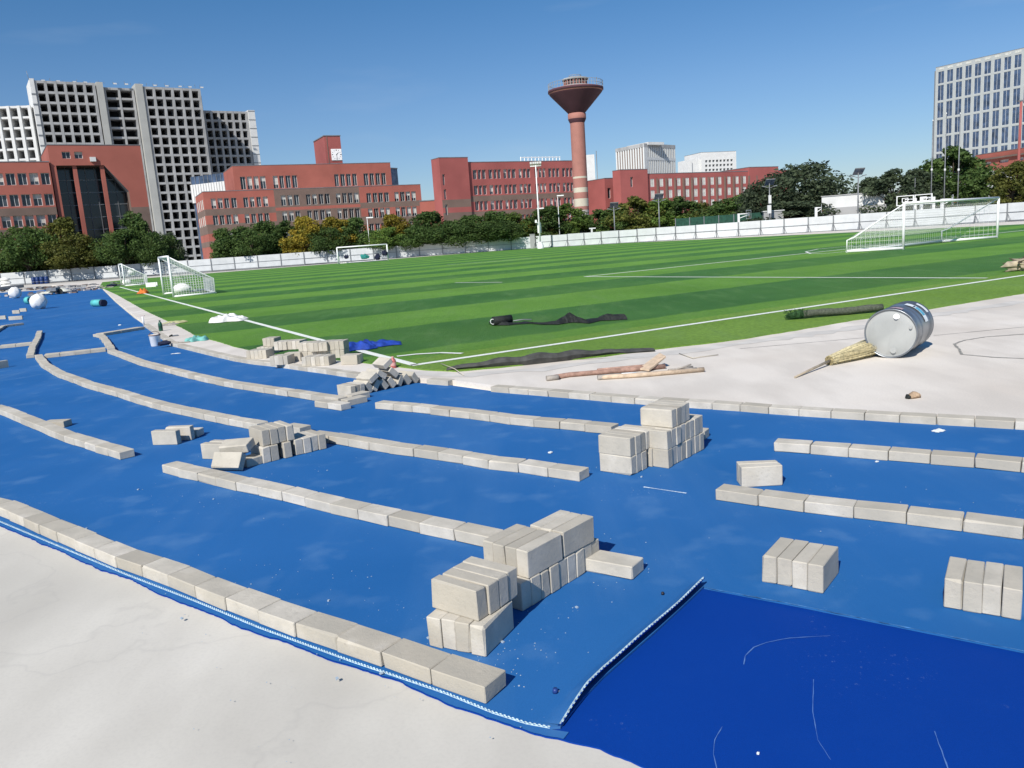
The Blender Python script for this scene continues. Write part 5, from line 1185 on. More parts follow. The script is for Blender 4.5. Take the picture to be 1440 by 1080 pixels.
def drum_label2(t0, t1, x0, x1, m, nm):
    mb = MB(); n = 5; r_ = rB * 1.0 + .001
    for j in range(n):
        a, b_ = R(t0 + (t1 - t0) * j / n), R(t0 + (t1 - t0) * (j + 1) / n); mb.poly([lx(r_, a, x0), lx(r_, b_, x0), lx(r_, b_, x1), lx(r_, a, x1)], None, True)
    return mb.build(nm, m, br)
# mirrored side (towards the right of the picture is local -y): rebuild label there
for o in [c_ for c_ in br.children if c_.name.startswith('label_sticker')]: bpy.data.objects.remove(o)
def drum_patch(t0, t1, x0, x1, m, nm, r_):
    mb = MB(); n = 10
    for j in range(n):
        a, b_ = R(t0 + (t1 - t0) * j / n), R(t0 + (t1 - t0) * (j + 1) / n); mb.poly([(x0, -r_ * math.sin(a), r_ * math.cos(a)), (x1, -r_ * math.sin(a), r_ * math.cos(a)), (x1, -r_ * math.sin(b_), r_ * math.cos(b_)), (x0, -r_ * math.sin(b_), r_ * math.cos(b_))], None, True)
    return mb.build(nm, m, br)
drum_patch(8, 74, .46, .60, M['sticker'], 'label_sticker', rB * 1.0)
drum_patch(32, 58, .475, .585, M['sticker_blue'], 'label_print', rB * 1.004); drum_patch(26, 30, .48, .57, M['sticker_dark'], 'label_print', rB * 1.006)
drum_patch(22, 55, .74, .83, M['sticker'], 'label_sticker', rB * .985); drum_patch(-8, 20, .10, .2, mat('reddish_sticker', (.42, .30, .33), .6, .3, 40), 'label_sticker', rB * .985)
# bamboo broom
bp0, bp1, bp2 = np.array([*g(1228, 488, DZ + .09), DZ + .10]), np.array([*g(1166, 509, DZ + .04), DZ + .055]), np.array([*g(1118, 532, DZ), DZ + .012])
bo = empty('bamboo_broom', tuple(bp1), 'straw-coloured bamboo broom lying against the drum with its handle towards the track', 'broom')
M['straw'] = mat('dry_bamboo_twigs', (.66, .57, .34), .85, .35, 40); M['cane'] = mat('pale_bamboo_cane', (.36, .30, .22), .6, .25, 12)
m = MB(); rnd = random.Random(3); ax = (bp0 - bp1); up_ = np.array([0, 0, 1.]); sd_ = np.cross(ax / np.linalg.norm(ax), up_)
for k in range(620):
    a = rnd.uniform(0, 6.28); r0 = .055 * math.sqrt(rnd.random()); r1 = .14 * math.sqrt(rnd.random()); ln = rnd.uniform(.8, 1.08)
    o0 = (sd_ * math.cos(a) * r0 + up_ * math.sin(a) * r0); o1 = (sd_ * math.cos(a) * r1 * 1.2 + up_ * math.sin(a) * r1 * .75)
    m.tube([o0, ax * ln * .5 + (o0 + o1) * .55, ax * ln + o1], [.0035, .003, .0015], 3, cap=False)
m.build('broom_twigs', M['straw'], bo)
m = MB(); m.tube([np.zeros(3) + ax * .02, ax * .5, ax * .85], [.045, .09, .105], 10); m.build('broom_core', M['straw'], bo)
for t in (0.03, .09): m = MB(); m.tube([ax * t, ax * (t + .03)], .045, 10); m.build('binding', M['cane'], bo)
m = MB(); m.tube([ax * .05, (bp2 - bp1) * .5, (bp2 - bp1)], [.016, .014, .011], 7); m.build('handle', M['cane'], bo)
# turf roll behind the drum
M['turf_back'] = mat('grey_turf_backing', (.085, .095, .07), .9, .4, 40, .6, 60); M['turf_tuft'] = mat('green_turf_tufts', (.035, .09, .03), .9, .5, 60, 1.0, 120)
ta, tb_ = g(1128, 447.5, ZG), g(1240, 438, ZG); tr_ = empty('turf_roll', (*ta, ZG), 'dark rolled strip of turf with a tufted green end lying left of the drum', 'turf roll'); dT = tb_ - ta; LT = np.hypot(*dT); dT /= LT
m = MB(); m.tube([(dT[0] * t * LT, dT[1] * t * LT, .066 + .008 * math.sin(t * 9)) for t in [k / 12 for k in range(13)]], [.062 + .005 * math.sin(k * 2.1) for k in range(13)], 14); m.build('roll', M['turf_back'], tr_)
m = MB(); rnd = random.Random(5)
for k in range(380):
    a = rnd.uniform(0, 6.28); r_ = .10 * math.sqrt(rnd.random()); t = rnd.uniform(-.30, .06); nn_ = np.array([-dT[1], dT[0]])
    p = np.array([dT[0] * t + nn_[0] * math.cos(a) * r_, dT[1] * t + nn_[1] * math.cos(a) * r_, max(.005, .075 + math.sin(a) * r_ * .8)]); m.tube([p, p + np.array([rnd.uniform(-.03, .03), rnd.uniform(-.03, .03), rnd.uniform(.0, .035)])], [.006, .001], 3, cap=False)
m.build('tufted_end', M['turf_tuft'], tr_)
m = MB(); m.tube([(dT[0] * -.28, dT[1] * -.28, .05), (dT[0] * -.1, dT[1] * -.1, .065), (0, 0, .075)], [.03, .07, .07], 10); m.build('rolled_tongue', M['turf_tuft'], tr_)
# brick fragment and paper scraps
x, y = g(1286, 560, DZ); fr = blob('concrete_fragment', 'broken buff brick fragment with dark end on the beige concrete', 'rubble', (x, y, DZ + .024), (.062, .045, .028), mat('buff_fragment', (.42, .30, .20), .9, .3, 20, .6, 60), 4, .3, .25, .3, n1=9, n2=6, freq=2)
x, y = g(1278, 556.5, DZ); blob('dark_fragment', None, None, (-.06, .015, -.006), (.022, .03, .022), M['black'], 8, 0, .2, .2, fr, 8, 6)
def cloth(name, label, cat, px, py, z, sx, sy, h, m, seed, yaw=0, n=16, group=None, corner=False):
    rnd = random.Random(seed); ph = [rnd.uniform(0, 6.28) for _ in range(8)]; mb = MB(); V = []
    for j in range(n + 1):
        for i in range(n + 1):
            u, v = i / n * 2 - 1, j / n * 2 - 1; e = max(0, 1 - (u * u) ** 2) * max(0, 1 - (v * v) ** 2)
            w1 = .5 + .5 * math.sin(5 * u + ph[0] + 2 * v) * math.sin(4 * v + ph[1] - 1.5 * u); w2 = .5 + .5 * math.sin(11 * u + ph[2] + 3 * v) * math.sin(9 * v + ph[3])
            V.append((u * sx * (1 + .12 * math.sin(7 * v + ph[4])), v * sy * (1 + .15 * math.sin(6 * u + ph[5])), .003 + h * (e ** .7) * (.65 * w1 + .35 * w2)))
    k0 = len(V); V += [(a, b_, c_ - .004) for a, b_, c_ in V]; mb.v = V; W_ = n + 1
    for j in range(n):
        for i in range(n):
            a = j * W_ + i; mb.f.append((a, a + 1, a + 1 + W_, a + W_)); mb.f.append((k0 + a, k0 + a + W_, k0 + a + 1 + W_, k0 + a + 1)); mb.m += [0, 0]; mb.sm += [True, True]
    o = mb.build(name, m); x, y = g(px, py, z); o.location = (x, y, z + .004); o.rotation_euler = (0, 0, yaw); props(o, label, cat, group); return o
cloth('paper_scrap', 'crumpled white paper scrap on the blue track near the kerb', 'paper', 1320, 606.5, ZR, .048, .03, .015, M['sticker'], 3, .4, 8)
cloth('paper_scrap', 'tiny white scrap on the blue track right of the free row', 'paper', 1233, 650, ZR, .013, .008, .007, M['sticker'], 4, .4, 5)
cloth('paper_scrap', 'tiny white scrap in front of the three-layer stack row', 'paper', 774, 637, ZR, .02, .014, .01, M['sticker'], 5, .9, 5)
cloth('paper_scrap', 'tiny white scrap on the dark deep blue rubber', 'paper', 1066, 1061, .008, .005, .004, .003, M['sticker'], 6, .9, 5)
x, y = g(781, 974, ZR); m = MB(); m.lathe([(.001, .018), (.009, .018), (.011, .010), (.011, 0), (.001, 0)], 12); o = m.build('bottle_cap', mat('dark_blue_cap', (.02, .05, .2), .4)); o.location = (x, y, ZR); props(o, 'tiny dark blue cap on the mat between the nearest stack and the curled edge', 'bottle cap')
x, y = g(932, 836, ZR); m = MB(); m.lathe([(.001, .012), (.007, .012), (.008, 0), (.001, 0)], 10); o = m.build('bottle_cap', mat('black_cap', (.02, .02, .03), .4)); o.location = (x, y, ZR); props(o, 'tiny black cap on the mat left of the curled tip', 'bottle cap')
# white sack on the line, blue cloth, black cloth
cloth('white_sack', 'flattened white woven sack lying across the left field line', 'sack', 321, 451, ZG, .44, .42, .22, M['white_sack'], 11, R(10), 20)
M['blue_cloth'] = mat('ultramarine_cloth', (.012, .045, .28), .75, .4, 8, .5, 30)
cloth('blue_cloth', 'crumpled ultramarine cloth lying over the field line by the brick pile', 'cloth', 502, 490.5, ZG, .30, .24, .16, M['blue_cloth'], 21, R(15), 22)
cloth('blue_cloth', 'trailing flat end of ultramarine cloth right of the crumpled one', 'cloth', 532, 485.5, ZG, .36, .22, .10, M['blue_cloth'], 22, R(10), 22)
bk = empty('black_geotextile_strip', (*g(790, 457, ZG), ZG), 'long crumpled black geotextile strip with a rolled left end on the green field', 'geotextile')
K = [(692, 457.5, .07), (716, 457.5, .06), (722, 456.5, .03), (745, 455, .03), (762, 456.5, .03), (785, 456.5, .06), (797, 454.5, .12), (806, 453.5, .19), (815, 454, .12), (828, 455, .07), (845, 451, .05), (858, 450.5, .12), (870, 450, .10), (887, 449, .10)]
m = MB(); prev = None; o0 = g(790, 457, ZG)
KK = []
for i in range(len(K) - 1):
    for t in (0, .25, .5, .75): KK.append(tuple(K[i][j] * (1 - t) + K[i + 1][j] * t for j in range(3)))
for k, (px, py, hh) in enumerate(KK):
    p = g(px, py, ZG) - o0; wd = .30 + .08 * math.sin(k * 1.7)
    sec = [(p[0], p[1], .004), (p[0] - .02, p[1] + wd * .25, hh * .7), (p[0] - .05, p[1] + wd * .45, hh), (p[0] - .06, p[1] + wd * .8, hh * .35 + .01 * math.sin(k)), (p[0] - .08, p[1] + wd * 1.3, .004)]
    if prev:
        for j in range(4): m.poly([prev[j], sec[j], sec[j + 1], prev[j + 1]], None, True)
    prev = sec
m.build('strip', M['black'], bk)
p = g(701, 457, ZG) - o0; m = MB(); m.tube([(p[0] - .10, p[1] - .02, .085), (p[0] + .26, p[1] + .12, .09)], [.085, .085], 16); m.build('rolled_end', M['black'], bk)
m = MB(); q0 = np.array([p[0] - .105, p[1] - .03, .085]); m.tube([q0 + np.array([math.cos(t) * (.03 + .006 * t), -.01, math.sin(t) * (.03 + .006 * t)]) for t in [k * .45 for k in range(13)]], .007, 5); m.build('light_edge', M['wpaint'], bk)
m = MB(); p2 = g(737, 453.5, ZG) - o0; p1_ = g(722, 455.5, ZG) - o0; p3_ = g(748, 453, ZG) - o0; m.tube([(p1_[0], p1_[1], .06), (p2[0], p2[1], .06), (p3_[0], p3_[1], .05)], .012, 5); m.build('light_edge', M['steel'], bk)
# curled dark geotextile along the grass edge
gt = empty('grey_geotextile_strip', (*g(770, 512, DZ), DZ), 'long curled strip of dark grey geotextile along the corner of the grass', 'geotextile')
o0 = g(770, 512, DZ); m = MB(); prev = None
EP = resample([g(*p, DZ) for p in ((628, 522.5), (650, 521), (690, 518), (740, 514), (800, 507.5), (850, 501), (890, 496.5), (921, 494.5))], .06)
for k, pp in enumerate(EP):
    t = k / (len(EP) - 1); p = pp - o0; d = EP[min(k + 1, len(EP) - 1)] - EP[max(k - 1, 0)]; d /= np.hypot(*d); n_ = np.array([-d[1], d[0]])
    hh = (.035 + .10 * math.sin(math.pi * min(1, t * 1.15)) ** .7) * (1 + .12 * math.sin(k * .7)); wd = .10 + .30 * math.sin(math.pi * t) ** .8 + .02 * math.sin(k * 1.1)
    sec = [(*(p + n_ * .02), .003), (*(p + n_ * -.02), hh * .55), (*(p + n_ * .02), hh * .9), (*(p + n_ * (.07)), hh), (*(p + n_ * (.07 + wd * .5)), hh * .62 + .015 * math.sin(k * .5)), (*(p + n_ * (.07 + wd)), .028)]
    if prev:
        for j in range(5): m.poly([prev[j], sec[j], sec[j + 1], prev[j + 1]], None, True)
    prev = sec
m.build('strip', M['darkcloth'], gt)
# strings
M['string'] = mat('pale_string', (.5, .45, .36), .8)
for i, (pts, lb) in enumerate(([((620, 514), (640, 522), (652, 527)), 'thin pale string crossing the left end of the grey geotextile'], [((955, 496), (975, 503), (985, 501), (1010, 498)), 'thin curled wire on the concrete right of the wooden board'])):
    m = MB(); m.tube([(*g(*p, DZ + .02), DZ + (.05 if i == 0 and k < 2 else .012)) for k, p in enumerate(pts)], .006, 4); o = m.build('string', M['string']); props(o, lb, 'string')
# timber, handles
M['wood_red'] = mat('reddish_wood', (.36, .22, .17), .8, .35, 14, .4, 60); M['wood_pale'] = mat('pale_plywood', (.52, .40, .29), .8, .2, 16, .3, 60); M['wood_grey'] = mat('grey_weathered_wood', (.30, .27, .24), .85, .3, 14)
def pole(label, pts, r_, m, name='wooden_pole', cat='pole', extra=None):
    P = [np.array([*g(px, py, DZ + r_ + z_), DZ + r_ + z_]) for px, py, z_ in pts]; root = empty(name, tuple(P[0]), label, cat)
    mb = MB(); rs = r_ if not isinstance(r_, list) else r_; mb.tube([p - P[0] for p in P], r_, 8); mb.build('shaft', m, root)
    for (t0, t1, rr_, mm) in (extra or []):
        mb = MB(); d = P[-1] - P[0]; mb.tube([d * t0, d * t1], rr_, 10); mb.build('sleeve', mm, root)
    return root
pole('long reddish wooden pole lying left of the plywood board', [(770, 532, 0), (800, 527, 0), (900, 518.5, 0), (935, 515, 0)], .030, M['wood_red'], extra=[(-.01, .09, .033, M['wood_grey'])])
pole('second reddish pole lying close behind the long one', [(840, 521, 0), (900, 515.5, 0), (925, 513, 0)], .024, M['wood_red'])
pole('grey and pink pole with a white sleeve, nearest the kerb', [(841, 531, 0), (905, 527, 0), (990, 519.5, 0)], .028, M['wood_pale'], extra=[(-.005, .22, .031, M['wood_grey']), (.22, .36, .032, M['wpaint']), (.82, .93, .032, M['wood_grey'])])
pole('short dark stick at the right of the tool heap', [(943, 520.5, 0), (958, 517, .03), (972, 512.5, .06)], .010, M['wood_grey'])
pole('dark flat lath under the short stick', [(940, 521, 0), (974, 516.5, 0)], .018, M['wood_grey'])
p = np.array([*g(921, 516, DZ), DZ]); bd = empty('plywood_board', tuple(p), 'pale plywood board propped up at a slant on the poles', 'board')
m = MB(); A0_ = np.array([*g(906, 520, DZ + .02), DZ + .02]) - p; A1_ = np.array([*g(913, 522, DZ + .01), DZ + .01]) - p; 
fr0 = g(912, 521, DZ); B_ = np.array([*g(934, 503.5, DZ + .12), DZ + .12]) - p; B2_ = np.array([*g(928, 498.5, DZ + .14), DZ + .14]) - p
q4 = [A0_ + [-.06, .02, 0], A1_, B_ + [.02, 0, 0], B2_]; 
b8 = [tuple(v) for v in q4] + [tuple(v + np.array([0, 0, .022])) for v in q4]; i0 = len(m.v); m.v += b8
for f in ((0, 3, 2, 1), (4, 5, 6, 7), (0, 1, 5, 4), (1, 2, 6, 5), (2, 3, 7, 6), (3, 0, 4, 7)): m.f.append(tuple(i0 + k for k in f)); m.m.append(0); m.sm.append(False)
m.build('board', M['wood_pale'], bd)
# concrete rubble log at right border
rl = blob('rubble_lump', 'pale rough bundle of bark-like waste at the right border of the field', 'waste bundle', (*g(1452, 379, ZG), ZG + .13), (.68, .24, .17), mat('bark_waste', (.33, .28, .20), .95, .5, 5, 1.0, 14), 31, R(12), .2, .3, n1=30, n2=16, freq=5)
m = MB(); rnd = random.Random(4)
for k in range(26):
    a = np.array([rnd.uniform(-.6, .6), rnd.uniform(-.2, .2), rnd.uniform(-.08, .14)]); m.tube([a, a + np.array([rnd.uniform(-.3, .3), rnd.uniform(-.2, .2), rnd.uniform(-.05, .25)])], [.03, .01], 5)
m.build('twig', M['bark'], rl)
# red bottle, green bottle, bucket, white post, dark trowel, teal tarp
def bottle(px, py, z, h, r_, m, label, cap=None, name='drink_bottle'):
    x, y = g(px, py, z); root = empty(name, (x, y, z), label, 'bottle')
    mb = MB(); mb.lathe([(.001, 0), (r_ * .92, 0), (r_, h * .03), (r_, h * .62), (r_ * .85, h * .74), (r_ * .42, h * .86), (r_ * .38, h * .92), (.001, h * .92)], 18); mb.build('bottle_body', m, root)
    mb = MB(); mb.lathe([(r_ * .44, h * .90), (r_ * .44, h), (.001, h)], 14); mb.build('cap', cap or m, root)
    mb = MB(); mb.lathe([(r_ * 1.02, h * .22), (r_ * 1.02, h * .5)], 18); mb.build('label_sticker', cap or m, root); return root
bottle(553.5, 517.5, DZ, .165, .042, mat('pinkish_red_bottle', (.42, .12, .11), .35, .2, 30), 'pinkish red drink bottle standing beside the toppled stack', mat('pale_pink_cap', (.55, .30, .28), .5))
bottle(226.5, 465.5, DZ, .27, .05, mat('dark_green_bottle', (.02, .09, .06), .3), 'tall dark green canister near the white bucket', mat('black_green_cap', (.015, .05, .035), .4), 'canister')
x, y = g(219.5, 487, ZR); bu = empty('plastic_bucket', (x, y, ZR), 'white plastic bucket with a dark handle standing by the kerb', 'bucket'); bu.scale = (.74, .74, .74)
m = MB(); m.lathe([(.001, 0), (.115, 0), (.13, .02), (.155, .33), (.165, .34), (.15, .34), (.12, .04), (.001, .04)], 28); m.build('bucket_body', M['wpaint'], bu)
m = MB(); m.tube([(.16 * math.cos(t), .05 * math.sin(t) - .02, .30 + .13 * math.sin(t)) for t in [math.pi * k / 12 for k in range(13)]], .008, 5); m.build('handle', mat('dark_brown_handle', (.10, .05, .05), .6), bu)
m = MB(); m.lathe([(.158, .31), (.162, .315), (.162, .345), (.158, .35)], 28); m.build('rim_band', mat('rusty_rim', (.25, .17, .14), .8), bu)
bl_ = blob('dark_rag', 'dark rag dropped right beside the white bucket', 'rag', (*g(232, 484.5, DZ), DZ + .03), (.12, .07, .05), M['navy_cloth'], 8, .2, .2, .3)
p = g(202.5, 457, DZ); st_ = empty('white_stake', (*p, DZ), 'short white stake with a pale top near the cross line end', 'stake'); m = MB(); m.tube([(0, 0, 0), (-.01, 0, .24)], [.03, .022], 8); m.build('shaft', M['wpaint'], st_); m = MB(); m.box(-.07, .05, -.02, .02, .243, .265); m.build('top_plate', mat('pinkish_plate', (.5, .42, .4), .7), st_)
p = g(246, 472.5, DZ); tw = empty('trowel', (*p, DZ), 'small grey trowel lying on the pavement right of the green canister', 'trowel'); tw.scale = (.6, .6, .6); m = MB(); T_ = lambda x_, y_, z_: (x_ * .8 - y_ * .4, x_ * .5 + y_ * .85, z_); m.box(-.13, .13, -.17, .17, .004, .03, None, T_); m.build('blade', M['steel'], tw); m = MB(); m.tube([(-.08, -.30, .03), (-.04, -.15, .06)], .03, 6); m.build('handle', M['black'], tw)
M['teal'] = mat('teal_plastic_sheet', (.16, .42, .38), .6, .3, 8, .4, 20)
cloth('teal_sheet', 'teal plastic sheet lying at the grass edge right of the bucket', 'sheet', 277, 479, DZ, .22, .2, .13, M['teal'], 41, R(25), 14)
pole('thin grey rod reaching from the bucket to the teal sheet', [(236, 480.5, 0), (258, 481.5, 0), (272, 480, 0)], .012, M['wood_grey'], 'metal_rod', 'rod')
cloth('light_debris', 'little heap of yellow-white debris in the grass above the canister', 'debris', 245, 454, ZG, .3, .3, .06, mat('yellowish_debris', (.5, .48, .25), .9, .4, 30), 43, 0, 12)
cloth('dark_debris', 'small dark debris at the grass edge above the trowel', 'debris', 240, 457, DZ, .22, .15, .08, M['wood_grey'], 44, 0, 8)
cloth('blue_tool', 'small white-blue strip on the track below the bucket', 'strip', 247.5, 497.5, ZR, .09, .02, .01, M['sticker'], 45, R(5), 6)
cloth('paper_scrap', 'tiny white scrap on the far track left of the stake', 'paper', 168.5, 457.5, ZR, .04, .03, .03, M['sticker'], 46, 0, 5)
# ================================================================ FAR LEFT CLUTTER
def white_ball(px, py, rpx, label, seed):
    p = g(px, py, ZR); r_ = rpx / F * np.hypot(*p) * 1.0; o = blob('white_bundle', label, 'bundle', (*p, ZR + r_ * .95), (r_, r_, r_), M['white_sack'], seed, 0, .03, .07, n1=26, n2=18, freq=6); return o
white_ball(56, 434.5, 9.3, 'large round white plastic-wrapped bundle on the far track', 51)
white_ball(22.5, 419.5, 6.8, 'smaller round white plastic-wrapped bundle farther left', 52)
M['cyan'] = mat('cyan_roll_wrap', (.10, .45, .44), .6, .15, 6)
for px, py, r_, ln, yw, lb in ((41.5, 427.5, .20, .35, R(150), 'short cyan roll beside the large white bundle'), (138, 431, .155, .62, R(150), 'cyan roll with a dark open end lying near the left kerb')):
    p = g(px, py, ZR); rt_ = empty('cyan_roll', (*p, ZR + r_), lb, 'roll', rz=yw); m = MB(); m.tube([(-ln / 2, 0, 0), (ln / 2, 0, 0)], r_, 20); m.build('roll', M['cyan'], rt_)
    for s in (-1, 1): m = MB(); m.tube([(s * (ln / 2 + .01), 0, 0), (s * (ln / 2 - .05), 0, 0)], r_ * .7, 16); m.build('roll_core', M['black'], rt_)
    if ln > .5: m = MB(); m.tube([(-.42, .06, .0), (-.60, .08, 0)], r_ * .95, 18); m.build('second_roll', M['navy_cloth'], rt_)
M['canvas'] = mat('pale_yellow_canvas', (.68, .68, .58), .8, .1, 3)
for px, py, rr_, hh_, lb in ((74, 414, .95, .34, 'wide pale canopy spread on the far end of the track'), (86, 411.5, .75, .36, 'second pale canopy behind the wide one at the track end')):
    p = g(px, py, ZR); rt_ = empty('canopy', (*p, ZR), lb, 'canopy'); m = MB(); n = 10
    for k in range(n):
        a, c_ = 2 * math.pi * k / n, 2 * math.pi * (k + 1) / n; m.poly([(rr_ * math.cos(a), rr_ * math.sin(a), .12), (rr_ * math.cos(c_), rr_ * math.sin(c_), .12), (0, 0, hh_)])
    m.build('cover', M['canvas'], rt_); m = MB(); m.tube([(0, 0, .0), (0, 0, hh_ + .05)], .03, 6); m.build('pole', M['steel'], rt_)
p = g(79, 414, ZR); rt_ = empty('wheelbarrow', (*p, ZR), 'dark wheelbarrow in front of the pale canopies', 'wheelbarrow'); m = MB(); m.tube([(.3, -.03, .2), (.3, .03, .2)], .2, 16); m.build('wheel', M['black'], rt_); m = MB(); m.box(-.5, .2, -.3, .3, .25, .5); m.build('tray', M['steel'], rt_); m = MB(); m.tube([(-1.1, .25, .5), (.3, .06, .2)], .02, 5); m.build('handle', M['black'], rt_); m = MB(); m.tube([(-1.1, -.25, .5), (.3, -.06, .2)], .02, 5); m.build('handle', M['black'], rt_)
M['drum_blue'] = mat('dark_blue_plastic', (.012, .035, .13), .35)
for i, px in enumerate((48.5, 54, 60, 66.5)):
    p = g(px, 400 - (px - 48) * .06, 0); rt_ = empty('blue_drum', (*p, 0), ('leftmost', 'second from left', 'second from right', 'rightmost')[i] + ' of four dark blue drums by the far hoarding', 'drum', 'dark blue drums'); m = MB(); m.lathe([(.01, 0), (.28, 0), (.29, .1), (.29, .3), (.31, .33), (.29, .36), (.29, .6), (.31, .63), (.29, .66), (.29, .92), (.26, .98), (.01, .98)], 20); m.build('drum_body', M['drum_blue'], rt_)
    m = MB(); m.lathe([(.300, .30), (.322, .315), (.322, .345), (.300, .36)], 20); m.build('ring', M['steel'], rt_)
rub = MB(); rnd = random.Random(9)
def rubble(name, label, px, py, sx, sy, n, sz, mats):
    p = g(px, py, ZR); mb = MB()
    for k in range(n):
        x_, y_ = rnd.gauss(0, sx), rnd.gauss(0, sy); a = rnd.uniform(0, 6.28); s = sz * rnd.uniform(.4, 1.2); ca, sa = math.cos(a) * s, math.sin(a) * s
        mb.box(-1, 1, -.6, .6, 0, rnd.uniform(.3, .9) * s, rnd.choice(mats), lambda X, Y, Z, x_=x_, y_=y_, ca=ca, sa=sa: (x_ + X * ca - Y * sa, y_ + X * sa + Y * ca, Z + rnd.uniform(0, .01)))
    o = mb.build(name); o.location = (*p, ZR - .01); props(o, label, kind='stuff', cat='rubble')
    return o
rubble('rubble', 'scattered grey rubble at the far end of the blue track', 114, 408, 1.8, 3.0, 170, .22, ['raw', 'brown', 'stone', 'steel'])
rubble('rubble', 'low line of brownish rubble left of the pale canopies', 40, 407, 4.5, 1.0, 140, .22, ['raw', 'brown', 'bark'])
p = g(92, 407, ZR); rubble('rubble', 'mauve-grey rubble line behind the pale canopies', 88, 404.5, 2.2, .8, 90, .22, ['brown', 'raw', 'roofgrey'])
# low kerb wall at the very far end
a, c_ = g(-40, 413, 0), g(34, 404, 0); F9 = Fac(a, c_); m = MB(); m.box(0, F9.L, 0, .4, 0, .35, 'raw', F9.T); o = m.build('kerb_wall'); props(o, 'low concrete kerb wall at the far left end of the track', 'wall')
p = g(9, 405.5, 0); rt_ = empty('cement_bags', (*p, 0), 'small stack of pale bags at the far left', 'bags'); 
for k in range(3): blob('bag', None, None, (0, 0, .25 + .4 * k), (.6, .4, .24), M['white_sack'], 70 + k, 0, .3, .1, rt_)
blob('dark_stone', 'dark lump at the far end of the left grass edge', 'stone', (*g(157, 403, DZ), DZ + .10), (.4, .2, .12), M['navy_cloth'], 77, 0, .2, .3)
# orange cones/markers
o = cloth('orange_bag', 'crumpled orange bag beside the left field line', 'bag', 201.5, 412.5, ZG, .26, .3, .34, mat('orange_plastic', (.60, .16, .03), .7, .25, 8), 81, 0, 14)
# white sacks in the left goals
blob('white_sack', 'rounded white sack lying inside the nearer left goal', 'sack', (*g(257, 412, ZG), ZG + .22), (.46, .38, .28), M['white_sack'], 90, R(10), .2, .12, freq=4)
blob('white_sack', 'white sack hanging in the net of the distant left goal', 'sack', (*g(188, 398, ZG), ZG + 1.0), (.36, .3, .3), M['white_sack'], 91, 0, 0, .12)
blob('white_sack', 'low white sack on the ground in the distant left goal', 'sack', (*g(178.5, 400.5, ZG), ZG + .2), (.32, .3, .24), M['white_sack'], 92, 0, .1, .2)
m = MB(); p = g(215, 403.5, ZG); m.box(-.35, .35, -.02, .02, .02, .32); m.box(-.35, .35, -.3, -.26, .02, .32); o = m.build('low_barrier', M['wpaint']); o.location = (*p, ZG); props(o, 'low white barrier between the two left goals', 'barrier')
# ================================================================ LAMPS, MASTS, HOOPS
def mast(px, pybase_world, pytop, Y, r_, m, name, label, cat, group=None, z=0):
    p = at(px, pytop, Y); root = empty(name, (p[0], p[1], z), label, cat, group); H_ = p[2] - z
    mb = MB(); mb.tube([(0, 0, 0), (0, 0, H_)], [r_, r_ * .6], 10); mb.build('pole', m, root); return root, H_
rt_, H_ = mast(760, 0, 231, 112.0, .115, M['wpaint'], 'floodlight_mast', 'tall white floodlight mast before the hoarding left of the water tower', 'floodlight')
rt_.location.x = at(760, 345, 112.0)[0]
m = MB(); m.lathe([(.45, 0), (.45, .5), (.32, .7), (.3, 1.0)], 14); m.build('base_plinth', M['wpaint'], rt_)
m = MB(); m.tube([(-.75, 0, H_ - .2), (.75, 0, H_ - .2)], .07, 6); m.build('cross_arm', M['wpaint'], rt_)
for k, t in enumerate((-.85, -.4, 0, .4, .85)):
    mm = MB(); mm.box(-.24, .24, -.22, .22, -.13, .13, None, lambda x_, y_, z_, t=t: (t * .75 + x_ * .55 , y_ * .7 - .1, H_ + .12 + z_ - y_ * .5)); mm.build('floodlight', M['white'], rt_)
m = MB(); m.box(-.25, .25, .26, .55, 2.2, 3.6); m.build('control_box', M['wpaint'], rt_); m = MB(); m.box(-.55, -.3, -.1, .1, 3.6, 4.0); m.tube([(-.45, 0, 3.7), (0, 0, 3.6)], .05, 5); m.build('junction_box', M['wpaint'], rt_)
def court_lamp(px, pytop, Y, label, solar=False):
    rt_, H_ = mast(px, 0, pytop, Y, .10, M['steel'], 'court_lamp', label, 'street lamp', 'lamps behind the hoarding')
    m = MB(); m.tube([(-.6, 0, H_ - .35), (-.2, 0, H_ - .5), (0, 0, H_ - .55), (.2, 0, H_ - .5), (.6, 0, H_ - .35)], .035, 5); m.build('arm', M['steel'], rt_)
    for s in (-1, 1): m = MB(); m.box(-.28, .28, -.12, .12, -.05, .05, None, lambda x_, y_, z_, s=s: (s * .7 + x_ * .8, y_, H_ - .33 + z_ + s * x_ * .15)); m.build('lamp_head', M['steel'], rt_)
    T_ = lambda x_, y_, z_: (x_ * .58 + .05, y_ * .62, H_ + .15 + z_ - y_ * .5)
    m = MB(); m.box(-.95, .95, -.6, .6, -.03, .03, 'glass_blue', T_); m.build('solar_panel', None, rt_)
    m = MB()
    for (a, b_, c_, d_) in ((-.99, .99, -.66, -.603), (-.99, .99, .603, .66), (-.99, -.953, -.6, .6), (.953, .99, -.6, .6), (-.02, .02, -.6, .6)): m.box(a, b_, c_, d_, -.035, .045, 'steel', T_)
    m.build('panel_frame', None, rt_); return rt_
court_lamp(1207, 243, 95, 'tall solar lamp with tilted panel before the white shed')
rt_ = court_lamp(1082, 258, 101, 'solar lamp with a white box against the biggest tree'); m = MB(); m.box(-.35, .1, -.3, -.12, 2.6, 3.6); m.box(-.2, .12, -.3, -.12, 3.8, 4.8); m.build('control_box', M['white'], rt_)
court_lamp(926, 278, 108, 'slim court lamp between the olive trees by the third building'); court_lamp(863, 290, 112, 'slim court lamp just right of the water tower')
